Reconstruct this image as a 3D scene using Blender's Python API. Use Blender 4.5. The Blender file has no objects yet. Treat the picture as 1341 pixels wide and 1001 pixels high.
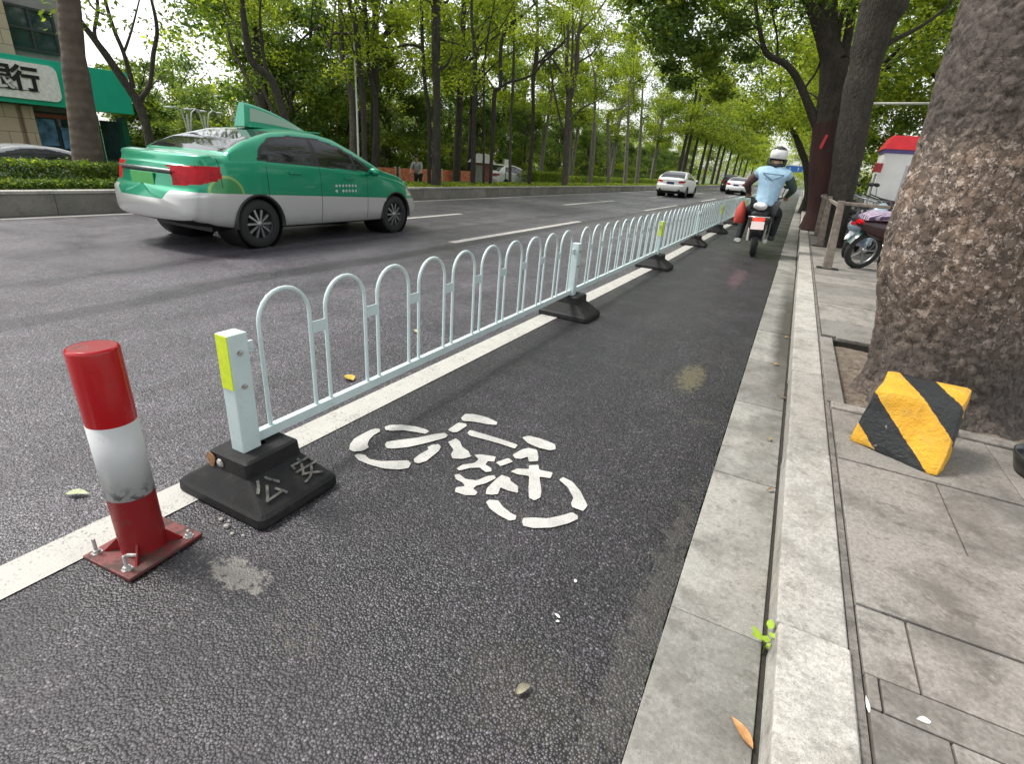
import bpy, bmesh, math, random
import numpy as np
from mathutils import Vector, Matrix, noise as mnoise
R = math.radians
scene = bpy.context.scene
COL = scene.collection

# ------------------------------------------------------------ camera
H_CAM = 1.3
def cam_axes(pitch, roll, yaw):
    cy, sy = math.cos(yaw), math.sin(yaw)
    fwd = Vector((-sy, cy, 0)); right = Vector((cy, sy, 0)); up = Vector((0, 0, 1))
    f2 = fwd*math.cos(pitch) - up*math.sin(pitch); u2 = fwd*math.sin(pitch) + up*math.cos(pitch)
    return right*math.cos(roll)+u2*math.sin(roll), -right*math.sin(roll)+u2*math.cos(roll), f2
r_, u_, f_ = cam_axes(R(22.855), R(4.590), R(25.828))
cam = bpy.data.cameras.new('camera'); camo = bpy.data.objects.new('camera', cam); COL.objects.link(camo)
mw = Matrix((r_, u_, -f_)).transposed().to_4x4(); mw.translation = Vector((0, 0, H_CAM)); camo.matrix_world = mw
cam.sensor_fit = 'HORIZONTAL'; cam.sensor_width = 36; cam.lens = 684.77/1341*36
cam.clip_start = 0.05; cam.clip_end = 2000
scene.camera = camo

# ------------------------------------------------------------ world and sun
SUN_EL, SUN_AZ = R(56), R(-100)      # azimuth measured from +Y towards +X
world = bpy.data.worlds.new('World'); scene.world = world; world.use_nodes = True
nt = world.node_tree; nt.nodes.clear()
sky = nt.nodes.new('ShaderNodeTexSky'); sky.sky_type = 'NISHITA'; sky.sun_disc = False
sky.sun_elevation = SUN_EL; sky.sun_rotation = SUN_AZ; sky.air_density = 1.2; sky.dust_density = 2.0; sky.ozone_density = 1.0
hs = nt.nodes.new('ShaderNodeHueSaturation'); hs.inputs['Saturation'].default_value = 0.18; hs.inputs['Value'].default_value = 1.25
bg = nt.nodes.new('ShaderNodeBackground'); bg.inputs['Strength'].default_value = 0.135
wo = nt.nodes.new('ShaderNodeOutputWorld')
nt.links.new(sky.outputs[0], hs.inputs['Color']); nt.links.new(hs.outputs[0], bg.inputs['Color']); nt.links.new(bg.outputs[0], wo.inputs['Surface'])
sl = bpy.data.lights.new('sun', 'SUN'); sl.energy = 2.0; sl.angle = R(13); sl.color = (1.0, 0.965, 0.91)
so = bpy.data.objects.new('sun', sl); COL.objects.link(so)
sd = Vector((math.sin(SUN_AZ)*math.cos(SUN_EL), math.cos(SUN_AZ)*math.cos(SUN_EL), math.sin(SUN_EL)))
so.rotation_euler = (-sd).to_track_quat('-Z', 'Y').to_euler(); so.location = (0, 0, 30)
scene.view_settings.view_transform = 'Standard'; scene.view_settings.look = 'None'
scene.view_settings.exposure = 0.85; scene.view_settings.gamma = 1.0
scene.cycles.max_bounces = 6; scene.cycles.diffuse_bounces = 3; scene.cycles.glossy_bounces = 3
scene.cycles.transmission_bounces = 4; scene.cycles.transparent_max_bounces = 4
scene.cycles.use_denoising = True
scene.cycles.sample_clamp_indirect = 4.0

# ------------------------------------------------------------ material helpers
class NT:
    def __init__(s, name):
        s.m = bpy.data.materials.new(name); s.m.use_nodes = True
        s.t = s.m.node_tree; s.b = s.t.nodes['Principled BSDF']; s._c = None
    def n(s, k, **kw):
        x = s.t.nodes.new(k)
        for a, v in kw.items(): setattr(x, a, v)
        return x
    def l(s, a, b): s.t.links.new(a, b)
    def coord(s, kind='Object', scale=None, loc=None):
        tc = s.n('ShaderNodeTexCoord'); o = tc.outputs[kind]
        if scale or loc:
            mp = s.n('ShaderNodeMapping')
            if scale: mp.inputs['Scale'].default_value = scale
            if loc: mp.inputs['Location'].default_value = loc
            s.l(o, mp.inputs['Vector']); o = mp.outputs[0]
        return o
    def noise(s, vec, scale, detail=4, rough=0.55, dist=0.0, out='Fac'):
        x = s.n('ShaderNodeTexNoise'); x.inputs['Scale'].default_value = scale; x.inputs['Detail'].default_value = detail
        x.inputs['Roughness'].default_value = rough; x.inputs['Distortion'].default_value = dist
        s.l(vec, x.inputs['Vector']); return x.outputs[out]
    def vor(s, vec, scale, feature='F1', out='Distance', rnd=1.0):
        x = s.n('ShaderNodeTexVoronoi', feature=feature); x.inputs['Scale'].default_value = scale
        if 'Randomness' in x.inputs: x.inputs['Randomness'].default_value = rnd
        s.l(vec, x.inputs['Vector']); return x.outputs[out]
    def ramp(s, fac, stops, interp='LINEAR'):
        x = s.n('ShaderNodeValToRGB'); x.color_ramp.interpolation = interp; e = x.color_ramp.elements
        while len(e) < len(stops): e.new(0.5)
        for i, (p, c) in enumerate(stops):
            e[i].position = p; e[i].color = (c, c, c, 1) if isinstance(c, (int, float)) else (*c, 1)
        s.l(fac, x.inputs[0]); return x.outputs[0]
    def mix(s, fac, a, b, mode='MIX'):
        x = s.n('ShaderNodeMix', data_type='RGBA', blend_type=mode)
        for sock, v in ((x.inputs[0], fac), (x.inputs[6], a), (x.inputs[7], b)):
            if isinstance(v, (int, float)): sock.default_value = v if sock == x.inputs[0] else (v, v, v, 1)
            elif isinstance(v, tuple): sock.default_value = (*v, 1)
            else: s.l(v, sock)
        return x.outputs[2]
    def math(s, op, a, b=0.0, c=None):
        x = s.n('ShaderNodeMath', operation=op)
        for i, v in enumerate((a, b) if c is None else (a, b, c)):
            if isinstance(v, (int, float)): x.inputs[i].default_value = v
            else: s.l(v, x.inputs[i])
        return x.outputs[0]
    def sep(s, vec):
        x = s.n('ShaderNodeSeparateXYZ'); s.l(vec, x.inputs[0]); return x.outputs
    def bump(s, h, strength=0.5, dist=0.01, prev=None):
        x = s.n('ShaderNodeBump'); x.inputs['Strength'].default_value = strength; x.inputs['Distance'].default_value = dist
        s.l(h, x.inputs['Height'])
        if prev is not None: s.l(prev, x.inputs['Normal'])
        s.l(x.outputs[0], s.b.inputs['Normal']); return x.outputs[0]
    def island(s):
        g = s.n('ShaderNodeNewGeometry'); return g.outputs['Random Per Island']
    def base(s, v): s.set('Base Color', v)
    def set(s, k, v):
        i = s.b.inputs[k]
        if isinstance(v, tuple): i.default_value = (*v, 1)
        elif isinstance(v, (int, float)): i.default_value = v
        else: s.l(v, i)

def plain(name, col, rough=0.5, metal=0.0, var=0.15, scale=8.0, bump=0.0, bscale=60, spec=0.5, coat=0.0, bd=0.003):
    k = NT(name); c = k.coord()
    n = k.noise(c, scale, 5)
    lo = tuple(v*(1-var) for v in col); hi = tuple(min(1, v*(1+var)) for v in col)
    k.base(k.ramp(n, [(0.3, lo), (0.7, hi)])); k.set('Roughness', rough); k.set('Metallic', metal)
    k.set('Specular IOR Level', spec); k.set('Coat Weight', coat)
    if bump: k.bump(k.noise(c, bscale, 4), bump, bd)
    return k.m
def metalrough(name, col, dirt, amount=0.5, rough=0.45, scale=14):
    k = NT(name); c = k.coord(); n = k.noise(c, scale, 8, 0.65)
    f = k.ramp(n, [(amount, 0.0), (min(1, amount+0.13), 1.0)])
    k.base(k.mix(f, col, dirt)); k.set('Roughness', k.ramp(f, [(0, rough), (1, 0.85)])); k.bump(n, 0.25, 0.002)
    return k.m

# ------------------------------------------------------------ mesh helpers
class MB:
    def __init__(s): s.v = []; s.f = []; s.m = []; s.sm = []
    def add(s, v, f, mi=0, smooth=False):
        o = len(s.v); s.v += [tuple(p) for p in v]; s.f += [tuple(i+o for i in q) for q in f]
        s.m += [mi]*len(f); s.sm += [smooth]*len(f); return s
    def bm(s, b, mi=0, smooth=False):
        b.verts.index_update(); s.add([v.co[:] for v in b.verts], [[v.index for v in f.verts] for f in b.faces], mi, smooth); b.free(); return s
    def box(s, c, sz, mi=0, bev=0.0, rot=None, seg=2):
        b = bmesh.new(); bmesh.ops.create_cube(b, size=1)
        bmesh.ops.scale(b, vec=sz, verts=b.verts)
        if bev: bmesh.ops.bevel(b, geom=b.edges[:], offset=bev, segments=seg, affect='EDGES', profile=0.6)
        if rot is not None: bmesh.ops.transform(b, matrix=rot.to_4x4(), verts=b.verts)
        bmesh.ops.translate(b, vec=c, verts=b.verts)
        return s.bm(b, mi, False)
    def hexa(s, p8, mi=0, bev=0.0, sub=0, jit=0.0, seed=0):
        b = bmesh.new(); vs = [b.verts.new(p) for p in p8]
        for q in ((0,3,2,1),(4,5,6,7),(0,1,5,4),(1,2,6,5),(2,3,7,6),(3,0,4,7)): b.faces.new([vs[i] for i in q])
        bmesh.ops.recalc_face_normals(b, faces=b.faces[:])
        if bev: bmesh.ops.bevel(b, geom=b.edges[:], offset=bev, segments=2, affect='EDGES', profile=0.6)
        if sub: bmesh.ops.subdivide_edges(b, edges=b.edges[:], cuts=sub, use_grid_fill=True)
        if jit:
            for v in b.verts:
                n = mnoise.noise_vector(v.co*9+Vector((seed, 0, 0)))+0.5*mnoise.noise_vector(v.co*28); v.co += n*jit
        return s.bm(b, mi, bool(sub))
    def tube(s, path, rad, n=10, mi=0, cap=True, smooth=True, sq=1.0):
        P = [Vector(p) for p in path]; rad = [rad]*len(P) if isinstance(rad, (int, float)) else rad
        V = []; F = []; up = None
        for i, p in enumerate(P):
            t = (P[min(i+1, len(P)-1)]-P[max(i-1, 0)]).normalized()
            if up is None: up = Vector((1, 0, 0)) if abs(t.x) < 0.9 else Vector((0, 1, 0))
            a = (up - t*up.dot(t)).normalized(); b = t.cross(a); up = a
            for k in range(n):
                th = 2*math.pi*k/n; V.append(p+(a*math.cos(th)+b*math.sin(th)*sq)*rad[i])
        for i in range(len(P)-1):
            for k in range(n):
                k2 = (k+1) % n; F.append((i*n+k, i*n+k2, (i+1)*n+k2, (i+1)*n+k))
        s.add(V, F, mi, smooth)
        if cap: s.add(V[:n], [tuple(range(n))[::-1]], mi); s.add(V[-n:], [tuple(range(n))], mi)
        return s
    def lathe(s, prof, n=24, mi=0, c=(0, 0, 0), axis='Z', smooth=True):
        V = []; F = []
        for (r, z) in prof:
            for k in range(n):
                th = 2*math.pi*k/n; x, y = r*math.cos(th), r*math.sin(th)
                p = (x, y, z) if axis == 'Z' else (z, x, y) if axis == 'X' else (x, z, y)
                V.append((p[0]+c[0], p[1]+c[1], p[2]+c[2]))
        for i in range(len(prof)-1):
            for k in range(n):
                k2 = (k+1) % n; F.append((i*n+k, i*n+k2, (i+1)*n+k2, (i+1)*n+k))
        return s.add(V, F, mi, smooth)
    def prism(s, poly, d, mi=0):
        """poly: 3D points (planar), d: extrusion vector"""
        n = len(poly); A = [Vector(p) for p in poly]; B = [p+Vector(d) for p in A]
        return s.add(A+B, [tuple(range(n))[::-1], tuple(range(n, 2*n))]+[(i, (i+1) % n, (i+1) % n+n, i+n) for i in range(n)], mi)
    def mesh(s, name, mats):
        me = bpy.data.meshes.new(name); me.from_pydata(s.v, [], s.f)
        for m in (mats if isinstance(mats, (list, tuple)) else [mats]): me.materials.append(m)
        me.polygons.foreach_set('material_index', s.m); me.polygons.foreach_set('use_smooth', s.sm); me.update()
        return me
    def obj(s, name, mats, parent=None, loc=None, rot=None):
        o = bpy.data.objects.new(name, s.mesh(name, mats)); COL.objects.link(o)
        if parent: o.parent = parent
        if loc: o.location = loc
        if rot: o.rotation_euler = rot
        return o
def fixn(o):
    b = bmesh.new(); b.from_mesh(o.data); bmesh.ops.remove_doubles(b, verts=b.verts, dist=1e-5)
    bmesh.ops.recalc_face_normals(b, faces=b.faces[:]); b.to_mesh(o.data); b.free(); return o
def tag(o, label=None, cat=None, group=None, kind=None):
    if label: o['label'] = label
    if cat: o['category'] = cat
    if group: o['group'] = group
    if kind: o['kind'] = kind
    return o
def thing(name, label, cat, loc=(0, 0, 0), rz=0.0, group=None, rot=None):
    o = bpy.data.objects.new(name, None); COL.objects.link(o); o.location = loc; o.rotation_euler = rot or (0, 0, rz)
    o.empty_display_size = 0.2
    return tag(o, label, cat, group)
def dup(root, loc, rz=0.0, label=None, group=None, scale=None):
    def rec(o, par):
        c = o.copy(); COL.objects.link(c)
        if par: c.parent = par
        for ch in o.children: rec(ch, c)
        return c
    c = rec(root, None); c.location = loc; c.rotation_euler = (0, 0, rz)
    if scale: c.scale = (scale,)*3 if isinstance(scale, (int, float)) else scale
    if label: c['label'] = label
    if group: c['group'] = group
    return c
def struct(mb, name, mats, kind='structure'):
    o = mb.obj(name, mats); o['kind'] = kind; return o
def npmesh(name, V, F, mats, mi=None, smooth=False):
    me = bpy.data.meshes.new(name); F = np.asarray(F, np.int32); k = F.shape[1]
    me.vertices.add(len(V)); me.vertices.foreach_set('co', np.asarray(V, np.float32).ravel())
    me.loops.add(F.size); me.loops.foreach_set('vertex_index', F.ravel())
    me.polygons.add(len(F)); me.polygons.foreach_set('loop_start', np.arange(0, F.size, k, dtype=np.int32))
    me.polygons.foreach_set('loop_total', np.full(len(F), k, np.int32))
    for m in mats: me.materials.append(m)
    if mi is not None: me.polygons.foreach_set('material_index', np.asarray(mi, np.int32))
    me.polygons.foreach_set('use_smooth', np.full(len(F), smooth))
    me.update(calc_edges=True); return me
def link(name, me, parent=None):
    o = bpy.data.objects.new(name, me); COL.objects.link(o)
    if parent: o.parent = parent
    return o

# ------------------------------------------------------------ ground, road, kerb, paving
def asphalt(name, light, speck=1.0):
    k = NT(name); c = k.coord()
    v = k.n('ShaderNodeTexVoronoi', feature='F1'); v.inputs['Scale'].default_value = 135; k.l(c, v.inputs['Vector'])
    rv = k.sep(v.outputs['Color'])[0]
    stone = k.ramp(rv, [(0, light*0.62), (0.6, light), (0.86, light*1.35), (0.97, light*(1.5+1.8*speck)), (1.0, light*(2.2+2.6*speck))])
    gap = k.ramp(v.outputs['Distance'], [(0.3, 1.0), (0.7, 0.2)])
    col = k.mix(1.0, stone, gap, 'MULTIPLY')
    big = k.ramp(k.noise(c, 1.6, 8, 0.72), [(0.3, 0.66), (0.7, 1.28)])
    col = k.mix(1.0, col, big, 'MULTIPLY')
    streak = k.ramp(k.noise(k.coord(scale=(1.3, 0.12, 1)), 1.3, 4, 0.6), [(0.35, 0.78), (0.65, 1.18)])
    col = k.mix(1.0, col, streak, 'MULTIPLY')
    sp = k.sep(k.coord())
    wear = k.ramp(k.math('ABSOLUTE', k.math('ADD', sp[0], k.math('ADD', 4.42, k.math('MULTIPLY', k.noise(c, 0.5, 3), 0.5)))), [(0.10, 0.52), (0.20, 1.0)])
    wear2 = k.ramp(k.math('ABSOLUTE', k.math('ADD', sp[0], k.math('ADD', 5.65, k.math('MULTIPLY', k.noise(c, 0.4, 3), 0.4)))), [(0.05, 0.70), (0.14, 1.0)])
    if name != 'lane_asphalt': col = k.mix(1.0, k.mix(1.0, col, wear, 'MULTIPLY'), wear2, 'MULTIPLY')
    tint = k.mix(k.ramp(k.noise(c, 5, 3), [(0.4, 0.0), (0.7, 1.0)]), (1.01, 0.96, 1.04), (1.10, 0.94, 1.09))
    col = k.mix(1.0, col, tint, 'MULTIPLY')
    if name != 'lane_asphalt':
        patch = k.ramp(k.math('ADD', sp[0], k.math('MULTIPLY', k.noise(c, 0.7, 4), 0.5)), [(0.0, 1.0), (1.0, 1.0)])
        dk = k.math('MULTIPLY', k.math('GREATER_THAN', k.math('ADD', sp[0], k.math('ADD', k.math('MULTIPLY', sp[1], -0.05), k.math('MULTIPLY', k.noise(c, 6, 4), 0.08))), -2.95), 0.32)
        col = k.mix(dk, col, k.mix(1.0, col, 0.45, 'MULTIPLY'))
    if name == 'lane_asphalt':   # mossy and ochre stains, dust near the gutter
        st = k.math('MULTIPLY', k.ramp(k.noise(c, 2.3, 6, 0.7), [(0.60, 0.0), (0.72, 0.55)]), k.ramp(k.noise(c, 35, 3), [(0.45, 0.0), (0.6, 1.0)]))
        col = k.mix(st, col, (0.11, 0.095, 0.055))
        def blob(x, y, rx, ry, colr, s, amt):
            global _
            d = k.math('ADD', k.math('POWER', k.math('DIVIDE', k.math('ADD', sp[0], -x), rx), 2.0), k.math('POWER', k.math('DIVIDE', k.math('ADD', sp[1], -y), ry), 2.0))
            d = k.math('ADD', d, k.math('MULTIPLY', k.math('ADD', k.noise(c, s*0.6, 8, 0.75), -0.5), 6.0))
            return k.mix(k.ramp(d, [(0.35, amt), (0.9, 0.0)]), col, colr)
        col = blob(-0.37, 3.62, 0.10, 0.32, (0.20, 0.17, 0.08), 44, 0.40)
        col = blob(-1.32, 0.80, 0.14, 0.06, (0.27, 0.25, 0.22), 38, 0.75)
        col = blob(-0.33, 0.92, 0.20, 0.16, (0.085, 0.075, 0.045), 40, 0.16)
        col = blob(-0.52, 8.2, 0.12, 1.0, (0.19, 0.09, 0.11), 12, 0.3)
        col = blob(-0.10, 1.3, 0.07, 0.9, (0.10, 0.095, 0.075), 26, 0.3)
    k.base(col)
    k.set('Roughness', k.ramp(k.noise(c, 1.3, 7, 0.65), [(0.35, 0.30), (0.65, 0.56)])); k.set('Specular IOR Level', 0.5)
    b1 = k.bump(k.ramp(v.outputs['Distance'], [(0.0, 1.0), (0.8, 0.0)]), 0.7, 0.0035)
    k.bump(k.noise(c, 55, 5, 0.7), 0.4, 0.005, b1)
    return k.m
M = {}
M['road'] = asphalt('road_asphalt', 0.128, 0.5)
M['lane'] = asphalt('lane_asphalt', 0.043, 0.8)
def stone(name, a, b, speck=0.5, stain=(0.10, 0.09, 0.075), samt=0.5, sscale=3.0):
    k = NT(name); c = k.coord(); isl = k.island()
    base = k.ramp(k.noise(c, 70, 4, 0.7), [(0.32, a), (0.68, b)])
    base = k.mix(1.0, base, k.ramp(isl, [(0, 0.74), (1, 1.16)]), 'MULTIPLY')
    sp = k.ramp(k.noise(c, 240, 2), [(0.56, 0.0), (0.68, speck)])
    base = k.mix(sp, base, (0.09, 0.085, 0.08))
    st = k.ramp(k.noise(c, sscale, 9, 0.74, 0.15), [(0.46, 0.0), (0.62, samt)])
    base = k.mix(st, base, stain)
    base = k.mix(k.ramp(k.noise(c, sscale*4.5, 6, 0.75), [(0.56, 0.0), (0.63, samt*0.8)]), base, stain)
    if name == 'gutter_granite':
        q = k.sep(c); damp = k.math('MULTIPLY', k.ramp(k.math('ADD', q[0], k.math('MULTIPLY', k.noise(c, 3, 5), 0.16)), [(0.15, 0.0), (0.25, 1.0)]), k.ramp(k.math('ADD', k.math('MULTIPLY', k.math('ABSOLUTE', k.math('ADD', q[1], -5.8)), 0.25), k.math('MULTIPLY', k.noise(c, 2.2, 4), 0.5)), [(0.55, 0.95), (1.1, 0.2)]))
        base = k.mix(damp, base, (0.045, 0.042, 0.032))
    warm = k.ramp(k.noise(c, 1.7, 3), [(0.4, 0.0), (0.65, 0.35)])
    base = k.mix(warm, base, k.mix(1.0, base, (1.06, 0.97, 0.94), 'MULTIPLY'))
    k.base(base); k.set('Roughness', 0.78)
    b1 = k.bump(k.noise(c, 180, 3), 0.35, 0.002); k.bump(k.noise(c, 14, 5), 0.25, 0.006, b1)
    return k.m
M['granite'] = stone('kerb_granite', (0.30, 0.285, 0.255), (0.51, 0.49, 0.445), 0.55, (0.13, 0.12, 0.10), 0.6, 4.0)
M['gutter'] = stone('gutter_granite', (0.21, 0.205, 0.185), (0.33, 0.32, 0.29), 0.45, (0.095, 0.09, 0.075), 0.7, 2.6)
M['paver'] = stone('paver_stone', (0.165, 0.153, 0.136), (0.30, 0.28, 0.25), 0.3, (0.075, 0.068, 0.057), 0.7, 3.0)
M['joint'] = plain('joint_dirt', (0.028, 0.025, 0.02), 0.95, 0, 0.4, 40, 0.6, 90)
M['soil'] = plain('pit_soil', (0.15, 0.12, 0.09), 0.95, 0, 0.45, 22, 1.0, 60, bd=0.015)
M['wallstone'] = stone('wall_stone', (0.20, 0.19, 0.165), (0.29, 0.275, 0.24), 0.2, (0.10, 0.09, 0.075), 0.5, 2.0)
M['grass'] = plain('lawn', (0.075, 0.12, 0.028), 0.9, 0, 0.5, 4, 1.0, 50, bd=0.03)

# one ground sheet with the verge and the lower park behind it
prof = [(-900, -1.2), (-60, -0.6), (-14.6, -0.42), (-12.9, 0.30), (-10.42, 0.30), (-10.36, -0.02), (-4, -0.012), (-0.02, -0.012), (0.3, 0.0), (0.5, 0.0), (9, 0.03), (60, 0.3), (900, 0.6)]
g = MB(); ys = [-300, -20, 0, 4, 8, 14, 20, 30, 45, 70, 110, 180, 320, 900]
V = [(x, y, z + (0.0 if -10.4 < x < 1 else 0.05*math.sin(y*0.7+x))) for y in ys for (x, z) in prof]; n = len(prof)
g.add(V, [(j*n+i, j*n+i+1, (j+1)*n+i+1, (j+1)*n+i) for j in range(len(ys)-1) for i in range(n-1)])
struct(g, 'ground', M['grass'])

def sheet(x0, x1, y0, y1, z, step=None):
    m = MB(); m.add([(x0, y0, z), (x1, y0, z), (x1, y1, z), (x0, y1, z)], [(0, 1, 2, 3)]); return m
struct(sheet(-10.36, -1.80, -30, 420, 0.0), 'road', M['road'])
# bike lane with a ragged asphalt edge against the gutter
rng = random.Random(3); m = MB(); yy = [-8]+[0.25+0.02*i for i in range(300)]+[6.5+0.4*i for i in range(80)]+[60, 420]
V = []
for i, y in enumerate(yy):
    e = -0.052 - (0.02*(y/20 if y < 40 else 2)) + 0.008*mnoise.noise((y*9, 0, 0)) + 0.006*mnoise.noise((y*31, 4, 0))
    V += [(-1.80, y, 0.0), (e, y, 0.0)]
m.add(V, [(2*i, 2*i+1, 2*i+3, 2*i+2) for i in range(len(yy)-1)]); struct(m, 'bike_lane', M['lane'])

# painted markings
k = NT('road_paint'); c = k.coord(); w = k.ramp(k.math('ADD', k.noise(c, 90, 5, 0.75), k.math('MULTIPLY', k.noise(c, 7, 5, 0.7), 0.5)), [(0.60, 0.9), (0.70, 0.0)])
w2 = k.ramp(k.noise(c, 6, 4), [(0.45, 0.0), (0.75, 0.35)])
col = k.mix(w2, (0.42, 0.405, 0.365), (0.27, 0.255, 0.23)); k.base(k.mix(w, col, (0.16, 0.155, 0.15))); k.set('Roughness', 0.7)
k.bump(k.vor(c, 115), 0.5, 0.002); M['paint'] = k.m
k = NT('fresh_paint'); c = k.coord(); w = k.ramp(k.math('ADD', k.noise(c, 120, 4, 0.7), k.math('MULTIPLY', k.noise(c, 11, 5, 0.7), 0.5)), [(0.60, 0.85), (0.68, 0.0)])
k.base(k.mix(w, k.ramp(k.noise(c, 9, 4), [(0.35, (0.38, 0.375, 0.345)), (0.65, (0.50, 0.49, 0.45))]), (0.3, 0.3, 0.29))); k.set('Roughness', 0.55)
k.bump(k.vor(c, 115), 0.5, 0.0025); M['fresh'] = k.m
PZ = 0.004
m = MB(); yy = [-6+0.25*i for i in range(60)]+[10+2*i for i in range(70)]
V = []
for y in yy:
    cx = -1.88+0.16*min(1, max(0, y/8)); hw = 0.082
    V += [(cx-hw+0.002*mnoise.noise((y*8, 0, 0)), y, PZ), (cx+hw+0.002*mnoise.noise((y*8, 9, 0)), y, PZ)]
m.add(V, [(2*i, 2*i+1, 2*i+3, 2*i+2) for i in range(len(yy)-1)]); struct(m, 'lane_line', M['paint'])
m = MB()
for x, y0 in [(-4.86, 7.35), (-7.35, 5.6)]:
    for i in range(14):
        y = y0+12.6*(i-1)
        m.box((x, y+2.95, PZ/2), (0.15, 5.9, PZ))
struct(m, 'lane_dashes', M['paint'])
m = MB(); m.box((-9.98, 140, PZ/2), (0.15, 340, PZ)); struct(m, 'edge_line', M['paint'])
BIKE = [[(-1.597, 1.81), (-1.576, 1.79), (-1.578, 1.746), (-1.565, 1.699), (-1.543, 1.661), (-1.516, 1.641), (-1.519, 1.601), (-1.549, 1.573), (-1.578, 1.577), (-1.609, 1.615), (-1.63, 1.667), (-1.63, 1.723), (-1.627, 1.777), (-1.618, 1.801)],
[(-1.593, 1.843), (-1.579, 1.877), (-1.528, 1.914), (-1.459, 1.938), (-1.397, 1.941), (-1.379, 1.93), (-1.38, 1.9), (-1.429, 1.889), (-1.491, 1.868), (-1.539, 1.828), (-1.568, 1.819)],
[(-1.521, 1.55), (-1.518, 1.569), (-1.487, 1.581), (-1.446, 1.565), (-1.392, 1.579), (-1.336, 1.622), (-1.296, 1.654), (-1.269, 1.64), (-1.254, 1.604), (-1.281, 1.57), (-1.344, 1.539), (-1.414, 1.529), (-1.481, 1.53)],
[(-1.485, 1.729), (-1.455, 1.769), (-1.383, 1.855), (-1.339, 1.929), (-1.308, 1.965), (-1.281, 1.956), (-1.274, 1.926), (-1.322, 1.829), (-1.369, 1.748), (-1.421, 1.694), (-1.447, 1.684), (-1.472, 1.703)],
[(-1.282, 1.678), (-1.285, 1.725), (-1.277, 1.786), (-1.294, 1.801), (-1.289, 1.831), (-1.266, 1.855), (-1.242, 1.837), (-1.229, 1.802), (-1.227, 1.753), (-1.224, 1.695), (-1.242, 1.659), (-1.262, 1.657)],
[(-1.312, 2.001), (-1.313, 2.1), (-1.272, 2.113), (-1.255, 2.094), (-1.26, 2.008), (-1.278, 1.993)],
[(-1.33, 2.152), (-1.338, 2.207), (-1.297, 2.236), (-1.214, 2.243), (-1.145, 2.226), (-1.134, 2.196), (-1.174, 2.174), (-1.249, 2.158), (-1.304, 2.131)],
[(-1.214, 2.032), (-1.219, 2.067), (-1.116, 2.072), (-1.011, 2.075), (-0.943, 2.073), (-0.938, 2.03), (-1.013, 2.031), (-1.101, 2.025), (-1.188, 2.013)],
[(-1.242, 1.899), (-1.229, 1.95), (-1.197, 1.938), (-1.157, 1.896), (-1.113, 1.882), (-1.076, 1.845), (-1.097, 1.806), (-1.138, 1.782), (-1.165, 1.809), (-1.177, 1.851), (-1.214, 1.877)],
[(-0.96, 2.153), (-0.938, 2.189), (-0.877, 2.197), (-0.79, 2.187), (-0.767, 2.141), (-0.79, 2.114), (-0.848, 2.106), (-0.91, 2.117)],
[(-0.921, 1.972), (-0.906, 2.044), (-0.884, 2.076), (-0.843, 2.083), (-0.809, 2.028), (-0.794, 1.99), (-0.828, 1.961), (-0.852, 1.999), (-0.87, 1.962), (-0.895, 1.95)],
[(-0.86, 1.838), (-0.846, 1.878), (-0.799, 1.902), (-0.814, 1.932), (-0.778, 1.961), (-0.757, 1.924), (-0.695, 1.939), (-0.685, 1.89), (-0.733, 1.873), (-0.679, 1.779), (-0.662, 1.731), (-0.674, 1.698), (-0.701, 1.701), (-0.734, 1.763), (-0.773, 1.853), (-0.823, 1.834)],
[(-1.072, 1.867), (-1.047, 1.889), (-0.979, 1.912), (-0.963, 1.868), (-0.99, 1.855), (-0.984, 1.823), (-0.947, 1.813), (-0.933, 1.789), (-0.952, 1.769), (-0.993, 1.787), (-1.029, 1.758), (-1.055, 1.713), (-1.076, 1.721), (-1.07, 1.764), (-1.034, 1.805), (-1.033, 1.845)],
[(-0.954, 1.867), (-0.924, 1.935), (-0.889, 1.919), (-0.92, 1.85)],
[(-1.056, 1.672), (-1.041, 1.691), (-0.999, 1.672), (-0.951, 1.689), (-0.928, 1.748), (-0.907, 1.769), (-0.889, 1.752), (-0.907, 1.692), (-0.931, 1.655), (-0.932, 1.63), (-0.901, 1.615), (-0.899, 1.593), (-0.934, 1.57), (-0.983, 1.566), (-0.997, 1.596), (-0.97, 1.625), (-0.991, 1.641), (-1.03, 1.647)],
[(-0.885, 1.744), (-0.881, 1.79), (-0.841, 1.791), (-0.824, 1.769), (-0.779, 1.752), (-0.756, 1.707), (-0.798, 1.699), (-0.839, 1.702), (-0.823, 1.653), (-0.845, 1.633), (-0.867, 1.624), (-0.884, 1.662)],
[(-0.648, 1.9), (-0.641, 1.931), (-0.592, 1.92), (-0.537, 1.874), (-0.496, 1.821), (-0.472, 1.79), (-0.474, 1.743), (-0.523, 1.744), (-0.537, 1.766), (-0.543, 1.809), (-0.593, 1.867)],
[(-0.656, 1.546), (-0.662, 1.568), (-0.629, 1.593), (-0.58, 1.618), (-0.541, 1.664), (-0.51, 1.711), (-0.482, 1.703), (-0.474, 1.682), (-0.498, 1.633), (-0.542, 1.576), (-0.6, 1.534), (-0.64, 1.524)],
[(-0.838, 1.577), (-0.835, 1.597), (-0.802, 1.615), (-0.765, 1.588), (-0.719, 1.569), (-0.691, 1.566), (-0.683, 1.541), (-0.7, 1.523), (-0.749, 1.529), (-0.801, 1.547)]]
m = MB()
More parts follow.
